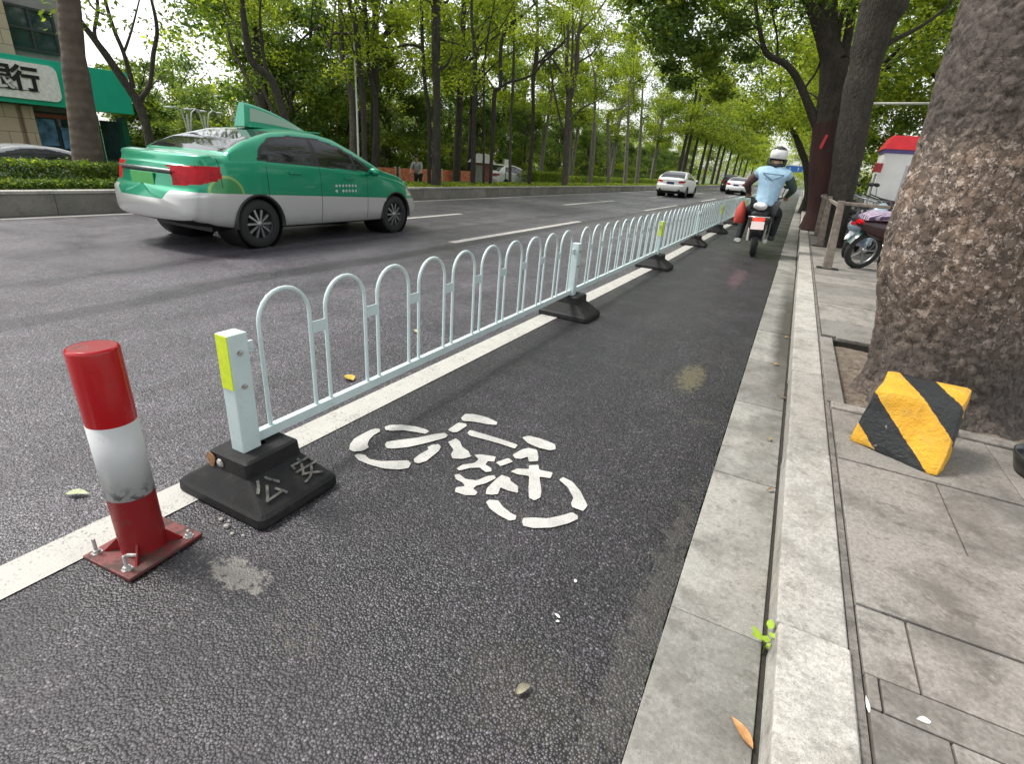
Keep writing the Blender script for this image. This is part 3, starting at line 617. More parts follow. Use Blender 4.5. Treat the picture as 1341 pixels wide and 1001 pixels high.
# royal palm like trunk with ringed bark by the hedge
base, limbs = TREES['palm']
k = NT('palm_bark'); c = k.coord(); z = k.sep(c)[2]
rings = k.math('SINE', k.math('MULTIPLY', k.math('ADD', z, k.math('MULTIPLY', k.noise(c, 3, 3), 0.12)), 42))
colr = k.mix(k.ramp(k.noise(c, 4, 8, 0.7), [(0.35, 0.0), (0.65, 1.0)]), (0.062, 0.045, 0.033), (0.12, 0.092, 0.07))
k.base(k.mix(k.ramp(rings, [(0.0, 0.14), (0.35, 0.0)]), colr, (0.07, 0.05, 0.04))); k.set('Roughness', 0.9); k.bump(rings, 0.3, 0.01)
t = thing('palm_tree', 'broad smooth brown trunk rising from the clipped hedge in front of the green shop fascia', 'tree', (base[0], base[1], 0.28))
m = MB(); limb_mb(m, [(0, 0, -0.1, 0.27), (0, 0, 0.2, 0.26)]+[(x, y, z-0.28, r*0.76) for x, y, z, r in limbs[0]]+[(0.2, 0.4, 6.5, 0.14), (0.25, 0.5, 9, 0.12)], 20); m.obj('trunk', k.m, t)
for q in range(11):
    an = q*0.571; V = []; F = []; fr = MB()
    P = [(0.25+math.cos(an)*s*2.6, 0.5+math.sin(an)*s*2.6, 9+1.5*s-2.4*s*s) for s in np.linspace(0, 1, 12)]
    fr.tube(P, [0.03*(1-0.08*i) for i in range(12)], 5)
    for i in range(1, 12):
        for sd_ in (-1, 1):
            for jj in range(3):
                p = Vector(P[i]).lerp(Vector(P[i-1]), jj/3); sidev = Vector((-math.sin(an), math.cos(an), -0.5))*sd_*0.5; w = Vector((math.cos(an), math.sin(an), 0))*0.03
                fr.add([p-w, p+w, p+sidev+w*4], [(0, 1, 2)], 1)
    fr.obj('frond', [M['bark_mid'], LF[1]], t)

# trees beside the pavement
base, limbs = TR2['dark trunk']
rg = random.Random(5)
def rand_clumps(n, x, y, z, r, rg, flat=0.7): return [(rg.uniform(*x), rg.uniform(*y), rg.uniform(*z), *(lambda s: (s*1.2, s*1.2, s*flat))(rg.uniform(*r))) for _ in range(n)]
cr = rand_clumps(46, (-3.6, 3.5), (-3.5, 4.0), (5.6, 9.0), (0.6, 1.2), rg)
street_tree('leaning_tree', 'thick dark tree trunk leaning left beside the parked bicycles on the pavement', base, limbs, M['bark_dark'], crown=cr, seed=60, per=240, lsize=0.13, weights=(0.25, 0.5, 0.25, 0), spread=1.2)
k = NT('wrap_cloth'); c = k.coord(scale=(1, 1, 0.12)); k.base(k.ramp(k.noise(c, 9, 5), [(0.3, (0.022, 0.009, 0.008)), (0.7, (0.060, 0.017, 0.014))])); k.set('Roughness', 0.8); k.bump(k.noise(c, 16, 4), 0.8, 0.03)
base, limbs = TR2['wrapped']
cr = rand_clumps(40, (-3.9, 2.8), (-3.0, 3.5), (4.9, 8.0), (0.5, 1.1), rg)+rand_clumps(10, (-5.3, -2.6), (-5.5, 0.5), (4.6, 6.0), (0.45, 0.8), rg)
wt = street_tree('branching_tree', 'dark multi stemmed tree with its lower trunk wrapped in dark red cloth', base, limbs, M['bark_dark'], crown=cr, seed=61, per=260, lsize=0.12, weights=(0.3, 0.5, 0.2, 0))
crown_obj('low_foliage', rand_clumps(44, (-5.2, -2.3), (-5.0, 0.0), (4.0, 6.2), (0.4, 0.75), rg)+rand_clumps(16, (-4.6, -2.6), (-4.5, -1), (3.0, 4.2), (0.28, 0.5), rg), 300, 0.12, 88, (0.5, 0.45, 0.05, 0), wt)
m = MB(); limb_mb(m, [(-0.29, 0.01, 0.02, 0.35), (-0.28, 0.01, 0.25, 0.31)]+[(x, y, z-0.12, r*1.07+0.03) for x, y, z, r in limbs[0][:3]][0:3], 16); o = m.obj('cloth_wrap', k.m, wt)
m = MB(); m.box((-0.60, -0.36, 2.25), (0.07, 0.02, 0.34), bev=0.01, rot=Matrix.Rotation(R(12), 3, 'Y')); m.obj('red_tag', plain('red_tag', (0.55, 0.03, 0.04), 0.5), wt)
base, limbs = TR2['behind']
street_tree('branching_tree', 'distant dark tree arching left over the bike lane behind the rider', base, limbs, M['bark_dark'], seed=62, nc=70, per=240, lsize=0.16, spread=1.6, low=3.8, weights=(0.15, 0.5, 0.35, 0))
# generic trees: a few kinds, copied along both sides and into the park
def kind_tree(name, seed, h, r0, lean, mat, nc, cw, z0, per, lsize, weights, nl=7, label=None, cat='tree', group=None, flat=0.75, cs=(0.5, 1.0)):
    rg = random.Random(seed); t = thing(name, label, cat, (0, 0, -50), group=group); m = MB()
    top = (lean[0]*h, lean[1]*h, h*0.8, r0*0.35)
    limb_mb(m, [(0, 0, -0.3, r0*1.5), (0, 0, 0.15, r0*1.1), (lean[0]*h*.3, lean[1]*h*.25, h*.3, r0*.85), (lean[0]*h*.6+rg.uniform(-.2, .2), lean[1]*h*.6, h*.55, r0*.65), top], 9)
    for q in range(nl):
        f = rg.uniform(0.35, 0.8); an = rg.uniform(0, 6.28); l = cw*rg.uniform(0.4, 0.9); s = (lean[0]*h*f, lean[1]*h*f, h*f)
        limb_mb(m, [(*s, r0*0.4), (s[0]+math.cos(an)*l*.5, s[1]+math.sin(an)*l*.5, s[2]+l*0.5, r0*.22), (s[0]+math.cos(an)*l, s[1]+math.sin(an)*l, s[2]+l*rg.uniform(.6, 1.2), r0*.08)], 5)
    m.obj('trunk', mat, t); cl = []
    while len(cl) < nc:
        z = rg.uniform(z0, h); q = (z-z0)/(h-z0); rr = cw*math.sin(math.pi*(0.18+0.74*q))*rg.uniform(0.35, 1.0); an = rg.uniform(0, 6.28); s = rg.uniform(*cs)
        cl.append((lean[0]*z+math.cos(an)*rr, lean[1]*z+math.sin(an)*rr, z, s*1.2, s*1.2, s*flat))
    crown_obj('crown', cl, per, lsize, seed, weights, t)
    return t
def drop_proto(p):
    for ch in list(p.children): bpy.data.objects.remove(ch)
    bpy.data.objects.remove(p)
GR = 'trees standing together in the park wood across the road'
KIND = {
 'lime': kind_tree('park_tree', 101, 10.5, 0.17, (0.03, -0.02), M['bark_dark'], 50, 2.6, 4.3, 200, 0.17, (0.05, 0.35, 0.6, 0)),
 'tall': kind_tree('park_tree', 102, 11.0, 0.16, (-0.02, 0.03), M['bark_pale'], 44, 2.4, 4.2, 200, 0.17, (0.1, 0.4, 0.5, 0)),
 'bush': kind_tree('bushy_tree', 103, 6.2, 0.16, (0.0, 0.02), M['bark_mid'], 60, 2.6, 0.5, 200, 0.17, (0.3, 0.45, 0.15, 0.1)),
 'dark': kind_tree('bushy_tree', 104, 7.5, 0.18, (0.02, 0.0), M['bark_mid'], 66, 2.8, 0.3, 220, 0.18, (0.6, 0.32, 0.05, 0.03)),
 'pale': kind_tree('bushy_tree', 105, 5.2, 0.14, (0.02, 0.01), M['bark_mid'], 50, 2.2, 0.8, 200, 0.18, (0.2, 0.35, 0.1, 0.35)),
}
rg = random.Random(77)
def put(kind, x, y, z, s, label, group, rz=None):
    o = dup(KIND[kind], (x, y, z), rg.uniform(0, 6.28) if rz is None else rz, label, group, s); o['category'] = 'tree'; return o
# leaning row right by the kerb wall in the distance
for i, y in enumerate([57, 61, 65.5, 70, 76, 82, 89, 97, 106, 116, 128, 142]):
    put('lime', -11.4+rg.uniform(-.3, .3), y, 0.28, rg.uniform(1.0, 1.2), 'slim tree in the dense distant row of trunks along the far side of the road', 'distant row of roadside trees', rz=0.4)
for i, (x, y) in enumerate([(-12.5, 31), (-16.5, 36), (-17, 43), (-15.8, 50), (-18, 56), (-15, 62), (-16.5, 69), (-19, 76), (-15.5, 84), (-18, 94), (-16, 106)]):
    put('tall', x, y, -0.4, rg.uniform(0.9, 1.15), 'tall pale trunked tree in the wood behind the low park hedge', 'pale trunked park trees')
# second rows: lime crowns high, dark bushes below
for i, (x, y) in enumerate([(-17.5, 20), (-16, 24.5), (-18, 29), (-21, 25), (-20, 33), (-22, 40), (-19, 15.5), (-24, 47), (-22, 54)]):
    put('lime', x, y, -0.42, rg.uniform(0.95, 1.25), 'yellow green high crowned tree behind the verge trunks', 'yellow green park trees')
for i in range(27): put('dark', -19.5-1.4*(i % 2), 19+3.4*i, -0.42, rg.uniform(0.6, 0.72), 'low dark bush under the park trees behind the verge', 'low dark park bushes')
bl = 'dense bushy tree filling the dark understorey of the park wood'
for i, (x, y) in enumerate([(-20, 17.5), (-22, 21), (-21.5, 25), (-23, 29), (-22, 33), (-24, 37.5), (-23, 42), (-25, 47), (-24, 52), (-25, 58), (-24, 64), (-26, 71), (-24, 79), (-25, 88), (-23, 99), (-26, 112)]):
    put('dark' if i % 3 else 'bush', x, y, -0.42, rg.uniform(0.85, 1.1), bl, 'bushy understorey trees')
put('pale', -19.5, 23.0, -0.42, 0.80, 'pale green rounded bushy tree behind the orange barriers', None)
put('pale', -19.0, 20.2, -0.42, 0.72, 'silvery green bushy tree just above the taxi bonnet', None)
put('bush', -18.6, 16.6, -0.42, 0.80, 'dark green hanging bush tree above the front window of the taxi', None)
for (x, y, s, kd, lb) in [(-29, 19.5, 0.80, 'pale', 'rounded green tree behind the street lamps left of the taxi roof sign'), (-33, 19, 1.0, 'pale', 'feathery pale green tree against the sky left of the taxi roof sign'),
                      (-31, 25, 0.95, 'pale', 'light green tree right behind the taxi roof sign'), (-36, 23, 1.15, 'pale', 'feathery tree crown rising above the lamps into the white sky'),
                      (-33, 19.2, 0.62, 'bush', 'bright green shrub tree beside the end of the green shop fascia'), (-34, 30, 1.15, 'lime', 'yellow green tree behind the leaning stems above the taxi')]:
    put(kd, x, y, -0.6, s, lb, None)
# far wood as one mass
cl = rand_clumps(300, (-60, -27), (24, 200), (0.0, 8.5), (1.2, 2.6), rg)
cl += rand_clumps(120, (-30, -17), (100, 260), (0, 10), (1.5, 3), rg)
tag(crown_obj('far_wood', cl, 130, 0.42, 9, (0.3, 0.4, 0.3, 0)), kind='stuff')
cl = rand_clumps(170, (-14, -9), (120, 260), (3, 11), (1.3, 2.4), rg)+rand_clumps(120, (-9, 4), (210, 270), (0.5, 13), (1.5, 3), rg)+rand_clumps(90, (-9, 0), (70, 130), (8, 15), (1.0, 2.0), rg)+rand_clumps(120, (2, 14), (100, 250), (0.5, 11), (1.2, 2.6), rg)
tag(crown_obj('far_avenue_foliage', cl, 130, 0.40, 19, (0.05, 0.35, 0.6, 0)), kind='stuff')
# pavement side: trees down the street and greenery behind the bikes
KIND['right'] = kind_tree('pavement_tree', 120, 8.5, 0.2, (-0.10, 0.0), M['bark_dark'], 46, 3.2, 3.5, 230, 0.16, (0.12, 0.5, 0.38, 0), nl=9)
for i, y in enumerate([22, 27.5, 33.5, 39, 45, 53, 62, 73, 86]):
    put('right', 1.0+rg.uniform(-.2, .3), y, 0.12, rg.uniform(0.95, 1.15), 'pavement tree arching over the bike lane farther down the street', 'pavement trees down the street', rz=rg.uniform(-0.5, 0.5))
for (x, y, s, kd, lb) in [(4.6, 17, 0.85, 'bush', 'bright green shrub tree behind the red topped booth'), (6.5, 20, 1.0, 'bush', 'green tree filling the gap between the leaning trunk and the big trunk'),
                      (3.4, 23, 0.9, 'lime', 'yellow green tree seen between the two dark trunks on the pavement'), (8.5, 15, 1.2, 'dark', 'green tree at the right behind the big trunk'),
                      (5.0, 27, 1.1, 'lime', 'lime green tree farther back behind the booth'), (3.2, 31, 1.0, 'bush', 'leafy tree behind the wrapped trunk')]:
    put(kd, x, y, 0.1, s, lb, None)
for kx in list(KIND.values()): drop_proto(kx)

# clipped hedges on the verge
def hedge(name, label, x0, x1, y0, y1, z0, z1, n, size, seed, weights=(0.6, 0.35, 0.05, 0)):
    rs = nr(seed); A = rs.uniform(0, 1, (n, 3)); top = rs.uniform(0, 1, n)
    P = np.stack([x0+(x1-x0)*A[:, 0], y0+(y1-y0)*A[:, 1], z0+(z1-z0)*A[:, 2]], 1)
    face = rs.randint(0, 3, n); P[face == 0, 2] = z1+rs.normal(0, 0.018, (face == 0).sum()); P[face == 1, 0] = x1+rs.normal(0, 0.02, (face == 1).sum())
    cl = np.concatenate([P, np.full((n, 3), size*0.8)], 1)
    V, F, mi = clump_cloud(cl, 1, size, seed, weights)
    return tag(link(name, npmesh(name, V, F, LF, mi)), label, 'hedge')
hedge('clipped_hedge', 'lower front row of clipped hedge just above the planter wall', -10.78, -10.48, -4, 9.2, 0.28, 0.45, 26000, 0.06, 31)
hedge('clipped_hedge', 'taller back row of clipped hedge behind the low row near the palm trunk', -11.6, -10.95, -4, 8.8, 0.28, 0.70, 42000, 0.06, 32)
hedge('park_hedge', 'long low bright green hedge between the verge and the pale park trunks', -16.4, -14.8, 31, 66, -0.4, 0.55, 30000, 0.12, 33, (0.2, 0.6, 0.2, 0))
hedge('round_bush', 'rounded clipped green bush at the left end of the park hedge', -15.4, -14.2, 30.5, 35, -0.3, 0.78, 9000, 0.10, 34, (0.2, 0.6, 0.2, 0))
rs = nr(8); n = 42000
P = np.stack([rs.uniform(-12.6, -10.45, n), rs.uniform(8, 120, n)**1.0, np.full(n, 0.33)], 1)
V, F, mi = clump_cloud(np.concatenate([P, np.full((n, 3), 0.04)], 1), 1, 0.10, 4, (0.05, 0.5, 0.45, 0)); tag(link('verge_grass', npmesh('verge_grass', V, F, LF, mi)), kind='stuff')

# ------------------------------------------------------------ the big tree beside the pavement
k = NT('plane_bark'); c = k.coord(); z = k.sep(c)[2]
vv = k.n('ShaderNodeTexVoronoi', feature='F1'); vv.inputs['Scale'].default_value = 17
cd = k.mix(0.13, c, k.noise(c, 11, 6, 0.7, out='Color'), 'ADD'); k.l(cd, vv.inputs['Vector'])
edge = k.vor(cd, 17, 'DISTANCE_TO_EDGE'); pr = k.sep(vv.outputs['Color'])
nse = k.noise(c, 30, 6, 0.7)
brown = k.ramp(nse, [(0.25, (0.060, 0.045, 0.036)), (0.5, (0.115, 0.090, 0.073)), (0.78, (0.19, 0.158, 0.132))])
brown = k.mix(k.ramp(k.noise(c, 3.5, 4), [(0.35, 0.0), (0.7, 0.55)]), brown, (0.062, 0.052, 0.045))
brown = k.mix(1.0, brown, k.ramp(pr[0], [(0, 0.75), (1, 1.22)]), 'MULTIPLY')
band = k.math('MULTIPLY', k.ramp(z, [(0.0, 0), (0.16, 0.0)]), 1.0)
mp = k.n('ShaderNodeMapRange'); mp.inputs['From Min'].default_value = 0.35; mp.inputs['From Max'].default_value = 0.85; k.l(z, mp.inputs['Value'])
mp2 = k.n('ShaderNodeMapRange'); mp2.inputs['From Min'].default_value = 1.62; mp2.inputs['From Max'].default_value = 1.42; k.l(z, mp2.inputs['Value'])
zone = k.math('MULTIPLY', mp.outputs[0], mp2.outputs[0])
flake = k.ramp(k.math('ADD', k.noise(c, 22, 7, 0.8), k.math('MULTIPLY', k.noise(c, 70, 3), 0.22)), [(0.655, 0.0), (0.680, 1.0)])
zone_tan = k.math('MULTIPLY', zone, k.ramp(k.noise(c, 5, 4), [(0.35, 0.25), (0.6, 0.9)]))
brown = k.mix(zone_tan, brown, k.mix(1.0, brown, (1.75, 1.52, 1.32), 'MULTIPLY'))
brown = k.mix(k.math('MULTIPLY', zone, flake), brown, (0.46, 0.375, 0.315))
k.base(k.mix(k.ramp(edge, [(0.0, 0.9), (0.045, 0.0)]), brown, (0.020, 0.014, 0.011)))
k.set('Roughness', 0.85); b1 = k.bump(k.ramp(edge, [(0, 0), (0.06, 1.0)]), 0.55, 0.008); b2 = k.bump(k.ramp(k.noise(k.coord(scale=(1, 1, 0.6)), 42, 6, 0.75, 0.5), [(0.42, 0.0), (0.52, 1.0)]), 0.6, 0.004, b1); k.bump(k.noise(c, 110, 4), 0.7, 0.006, b2)
M['big_bark'] = k.m
t = thing('big_tree', 'massive tree with cracked flaking brown bark growing from the square pit in the pavement', 'tree', (1.10, 4.04, 0.06))
NA, NZ = 300, 380; V = []
for j in range(NZ+1):
    zz = j/NZ*4.6; q = zz
    # centre drifts left a little, radius flares at the foot
    cx = -0.02-0.20*min(1, zz/1.1)-0.012*math.exp(-((zz-0.8)/0.4)**2)-0.05*max(0, zz-1.2) + 0.02; rad = 0.368+0.12*math.exp(-zz/0.13)*(1+0.5*math.sin(4*2*math.pi*0)) +0.028*math.exp(-((zz-0.85)/0.45)**2)-0.015*max(0, zz-1.2)
    cx += 0.0
    for i in range(NA):
        th = 2*math.pi*i/NA; r = rad*(1+0.05*math.cos(3*th+0.6)+0.03*math.cos(5*th+zz*0.8))
        # vertical root groove on the road side
        dth = (th-math.pi*1.12+math.pi) % (2*math.pi)-math.pi
        r -= 0.075*math.exp(-(dth/0.13)**2)*math.exp(-(zz/0.85)**2); r += 0.03*math.exp(-((dth+0.33)/0.25)**2)*math.exp(-(zz/0.8)**2)
        p = Vector((math.cos(th), math.sin(th), zz))
        wp = Vector((p.x*rad*1.0, p.y*rad, zz))
        d = mnoise.voronoi(wp*8.0+mnoise.noise_vector(wp*6)*0.55+mnoise.noise_vector(wp*19)*0.25)[0]; e = min(1.0, (d[1]-d[0])*2.6)
        e2 = abs(mnoise.noise(Vector((wp.x*7, wp.y*7, wp.z*2.2))+Vector((3, 0, 0))))
        rg_ = min(1.0, abs(mnoise.noise(Vector((wp.x*13, wp.y*13, wp.z*9))))*4); rg2 = min(1.0, abs(mnoise.noise(wp*27))*4)
        r += 0.009*(e-0.5)+0.014*mnoise.noise(wp*3.0)+0.006*rg_+0.004*rg2+0.002*mnoise.noise(wp*60)-0.007*math.exp(-(e2/0.04)**2)
        V.append((cx+math.cos(th)*r, math.sin(th)*r*1.05, zz-0.02))
idx = np.arange(NZ*NA); jj = idx//NA; ii = idx % NA
F = np.stack([jj*NA+ii, jj*NA+(ii+1) % NA, (jj+1)*NA+(ii+1) % NA, (jj+1)*NA+ii], 1)
link('trunk', npmesh('trunk', V, F, [M['big_bark']], smooth=True), t)
m = MB(); lm = [[(-0.35, 0, 4.5, 0.30), (-0.9, -0.5, 5.8, 0.2), (-2.0, -1.3, 7.4, 0.1)], [(-0.35, 0, 4.5, 0.28), (0.2, 0.7, 6, 0.2), (1.0, 2.2, 7.8, 0.09)], [(-0.35, 0, 4.5, 0.22), (0.6, -0.9, 6, 0.14), (1.9, -1.8, 7.6, 0.07)]]
for L in lm: limb_mb(m, L, 12)
m.obj('limb', M['bark_mid'], t)
crown_obj('crown', rand_clumps(46, (-3.2, 3.6), (-3.6, 3.6), (6.6, 9.6), (0.6, 1.2), random.Random(6)), 230, 0.16, 71, (0.5, 0.4, 0.1, 0), t)

# ------------------------------------------------------------ railing along the lane
k = NT('railing_paint'); c = k.coord(); n = k.noise(c, 9, 6)
k.base(k.mix(k.ramp(k.noise(c, 55, 4, 0.7), [(0.62, 0.0), (0.72, 0.5)]), k.ramp(n, [(0.3, (0.50, 0.61, 0.60)), (0.7, (0.58, 0.68, 0.665))]), (0.25, 0.27, 0.25))); k.set('Roughness', 0.42); k.set('Coat Weight', 0.2)
M['mint'] = k.m
k = NT('rubber'); c = k.coord(); n = k.noise(c, 12, 8, 0.7)
k.base(k.ramp(n, [(0.35, (0.010, 0.010, 0.011)), (0.6, (0.022, 0.021, 0.020)), (0.8, (0.075, 0.068, 0.058))])); k.set('Roughness', k.ramp(n, [(0.3, 0.4), (0.7, 0.75)])); k.bump(k.noise(c, 70, 5), 0.4, 0.003)
k.set('Specular IOR Level', 0.25); M['rubber'] = k.m
M['tape'] = plain('reflective_tape', (0.66, 0.80, 0.03), 0.35, 0, 0.08, 30)
M['steel'] = metalrough('galvanised', (0.42, 0.42, 0.40), (0.16, 0.09, 0.05), 0.5, 0.35, 60)
M['emboss'] = plain('worn_emboss', (0.10, 0.095, 0.085), 0.7, 0, 0.9, 45)
FX = -1.665; SEC = 3.40
rail = thing('road_railing', 'pale mint steel railing of round topped hoops along the white line of the bike lane', 'railing', (FX, 1.13, 0))
def txt(body, size, depth, mat, name, parent, M4, bold=0.0):
    cu = bpy.data.curves.new(name, 'FONT'); cu.body = body; cu.offset = bold; cu.size = size; cu.extrude = depth; cu.align_x = 'CENTER'; cu.align_y = 'CENTER'
    tmp = bpy.data.objects.new(name, cu); COL.objects.link(tmp)
    me = bpy.data.meshes.new_from_object(tmp.evaluated_get(bpy.context.evaluated_depsgraph_get())); bpy.data.objects.remove(tmp)
    me.materials.clear(); me.materials.append(mat); me.transform(M4); me.name = name
    return link(name, me, parent)
def base_mb():
    m = MB()
    ring = [(0.24, 0.185, 0.0), (0.245, 0.19, 0.012), (0.243, 0.188, 0.042), (0.232, 0.178, 0.055), (0.126, 0.132, 0.128), (0.112, 0.126, 0.137), (0.106, 0.122, 0.195), (0.094, 0.112, 0.203), (0.03, 0.03, 0.203)]
    V = []; NP = 24
    for hx, hy, z in ring:
        for q in range(NP):
            th = 2*math.pi*(q+0.5)/NP; cx, sy = math.cos(th), math.sin(th); p = 0.12
            x = math.copysign(abs(cx)**p, cx); y = math.copysign(abs(sy)**p, sy)
            V.append((x*hx+0.004*mnoise.noise((q, z*20, 1)), y*hy+0.004*mnoise.noise((q, z*20, 5)), z))
    F = [(j*NP+i, j*NP+(i+1) % NP, (j+1)*NP+(i+1) % NP, (j+1)*NP+i) for j in range(len(ring)-1) for i in range(NP)]
    m.add(V, F); return m
pm = MB(); pm.box((0, 0, 0.435), (0.068, 0.078, 0.47), bev=0.005); POSTM = pm.mesh('post', M['mint'])
BASEM = base_mb().mesh('rubber_base', M['rubber'])
rm = MB(); rm.box((0, SEC/2, 0.232), (0.030, SEC-0.09, 0.042), bev=0.003)
for z in (0.232, 0.600):
    for s in (0.055, SEC-0.055): rm.box((0, s, z), (0.012, 0.05, 0.045), bev=0.003)
RAILM = rm.mesh('bottom_rail', M['mint'])
am = MB(); arc = [(0, -0.12, 0.245), (0, -0.12, 0.67)]+[(0, -0.12*math.cos(a), 0.67+0.12*math.sin(a)) for a in np.linspace(0.2, math.pi-0.2, 12)]+[(0, 0.12, 0.67), (0, 0.12, 0.245)]
am.tube(arc, 0.0088, 8); HOOPM = am.mesh('hoop', M['mint'])
cm = MB(); cm.box((0, 0, 0.600), (0.005, 0.088, 0.052), bev=0.001); TIEM = cm.mesh('tie_plate', M['mint'])
tm = MB(); tm.box((0, -0.0405, 0.565), (0.060, 0.003, 0.205), bev=0.0008); TAPEM = tm.mesh('reflective_tape', M['tape'])
bl = MB(); bl.lathe([(0, 0.0), (0.011, 0.0), (0.011, 0.007), (0.006, 0.009), (0.006, 0.014), (0, 0.014)], 6, axis='X', smooth=False); BOLTM = bl.mesh('bolt', M['steel'])
NSEC = 15
for i in range(NSEC+1):
    yy = i*SEC; dx = -0.0*i
    b = link('rubber_base', BASEM, rail); b.location = (dx, yy+0.035, 0.0); b.rotation_euler = (0, 0, rng.uniform(-0.05, 0.05) if i else 0)
    p = link('post', POSTM, rail); p.location = (dx, yy, 0)
    if i > 0: p.rotation_euler = (rng.uniform(-0.01, 0.01), rng.uniform(-0.015, 0.015), 0)
    if i % 2 == 0:
        q = link('reflective_tape', TAPEM, p)
        if i: q2 = link('reflective_tape', TAPEM, p); q2.rotation_euler = (0, 0, R(90))
    for z in (0.600, 0.47): q = link('bolt', BOLTM, p); q.location = (0.034, 0.0, z)
    if i < NSEC:
        pan = link('hoop_panel', RAILM, rail); pan.location = (dx, yy, 0)
        for j in range(10):
            yj = 0.235+0.3255*j
            h = link('hoop', HOOPM, pan); h.location = (0, yj, 0)
            if j < 9: c_ = link('tie_plate', TIEM, pan); c_.location = (0, yj+0.1628, 0)
            if i > 9: pass
# embossed characters on the near foot
sl_ = Matrix.Translation((0.1815, 0.045, 0.100)) @ Matrix.Rotation(math.atan2(0.118, -0.08)-math.pi/2+0, 4, 'Y')
fb = [o for o in rail.children if o.name.startswith('rubber_base')][0]
nrm = Vector((0.08, 0, 0.114)).normalized(); tx = Vector((0, 1, 0)); ty = nrm.cross(tx)
def face_mat(p): return Matrix.Translation(p) @ Matrix((tx, ty, nrm)).transposed().to_4x4()
txt('公', 0.115, 0.0035, M['emboss'], 'embossed_character', fb, face_mat((0.176, -0.085, 0.0985)))
txt('安', 0.115, 0.0035, M['emboss'], 'embossed_character', fb, face_mat((0.178, 0.090, 0.0975)))
m = MB(); m.lathe([(0, -0.0005), (0.017, 0.0), (0.019, 0.003), (0.010, 0.006), (0, 0.006)], 10, axis='Y', c=(-0.035, -0.131, 0.165)); m.obj('bolt', M['steel'], fb)
m = MB(); b_ = [( -0.085+0.022*math.cos(a)*(1+0.2*math.sin(3*a)), -0.1315, 0.165+0.03*math.sin(a)) for a in np.linspace(0, 6.28, 14)[:-1]]
m.prism(b_, (0, 0.004, 0)); m.obj('rust_patch', plain('rust_patch', (0.28, 0.14, 0.06), 0.9, 0, 0.4, 60), fb)
m = MB(); m.tube([(0.0, -0.148, 0.002), (0.03, -0.15, 0.009), (0.06, -0.147, 0.003)], 0.003, 5)

# ------------------------------------------------------------ bollard
M['red'] = metalrough('red_paint', (0.38, 0.003, 0.006), (0.20, 0.02, 0.02), 0.62, 0.22, 30)
M['redmatt'] = metalrough('red_primer', (0.22, 0.008, 0.009), (0.10, 0.03, 0.022), 0.55, 0.4, 22)
k = NT('white_film'); c = k.coord(); br = k.n('ShaderNodeTexBrick'); br.inputs['Scale'].default_value = 60; br.inputs['Mortar Size'].default_value = 0.03
cc = k.sep(c); at = k.math('ARCTAN2', cc[1], cc[0]); cmb = k.n('ShaderNodeCombineXYZ'); k.l(k.math('MULTIPLY', at, 0.07), cmb.inputs[0]); k.l(cc[2], cmb.inputs[1]); k.l(cmb.outputs[0], br.inputs['Vector'])
sc = k.ramp(k.noise(k.coord(scale=(1, 1, 0.5)), 24, 6, 0.75), [(0.62, 0.0), (0.68, 0.6)])
wh = k.mix(br.outputs['Fac'], (0.50, 0.51, 0.50), (0.42, 0.43, 0.42)); low = k.ramp(k.math('ADD', cc[2], k.math('MULTIPLY', k.noise(c, 20, 4), 0.12)), [(0.30, 0.7), (0.36, 0.0)])
k.base(k.mix(k.math('MULTIPLY', low, k.ramp(k.noise(c, 45, 4), [(0.52, 0.0), (0.58, 1.0)])), k.mix(sc, wh, (0.36, 0.35, 0.33)), (0.06, 0.055, 0.05))); k.set('Roughness', 0.35); M['film'] = k.m
t = thing('bollard', 'red bollard with a wide white reflective band bolted down on the white line', 'bollard', (-1.680, 0.722, 0), rot=(R(0), R(-1.3), R(4)))
rr = 0.0660
m = MB(); m.lathe([(rr, 0.012), (rr, 0.2285)], 48); m.obj('lower_tube', M['redmatt'], t)
m = MB(); m.lathe([(rr, 0.484), (rr+0.0005, 0.52), (rr, 0.712), (rr-0.002, 0.719), (rr-0.007, 0.722)], 48); m.obj('upper_tube', M['red'], t)
m = MB(); m.lathe([(rr-0.0065, 0.7215), (0.04, 0.7218), (0.0001, 0.722)], 48); m.obj('cap', M['redmatt'], t)
m = MB(); m.lathe([(rr-0.001, 0.2275), (rr+0.0012, 0.2275), (rr+0.0012, 0.484), (rr-0.001, 0.484)], 48); m.obj('reflective_band', M['film'], t)
m = MB(); m.box((0, 0, 0.008), (0.232, 0.250, 0.012), bev=0.002); m.obj('base_plate', metalrough('base_red', (0.15, 0.018, 0.016), (0.07, 0.04, 0.032), 0.45, 0.5, 26), t)
for a in (45, 135, 225, 315):
    d = Vector((math.cos(R(a)), math.sin(R(a)), 0)); w = Vector((-d.y, d.x, 0))*0.003; m = MB()
    P = [d*0.066+Vector((0, 0, 0.014)), d*0.115+Vector((0, 0, 0.014)), d*0.066+Vector((0, 0, 0.062))]
    m.prism([p-w for p in P], w*2); m.obj('gusset', M['redmatt'], t)
for (x, y, h, bent) in ((-0.092, -0.095, 0.05, 0), (0.068, -0.10, 0.045, 1), (0.092, 0.092, 0.02, 0), (-0.088, 0.09, 0.03, 0)):
    m = MB(); m.lathe([(0, 0.014), (0.017, 0.014), (0.017, 0.017), (0.011, 0.0171), (0.011, 0.026), (0.006, 0.027)], 6, c=(x, y, 0), smooth=False)
    if bent: m.tube([(x, y, 0.02), (x, y, 0.02+h), (x+0.012, y+0.006, 0.026+h), (x+0.03, y+0.02, 0.022+h)], 0.0055, 8)
    else: m.tube([(x, y, 0.02), (x, y, 0.02+h)], 0.0058, 8)
    m.obj('anchor_bolt', M['steel'], t)

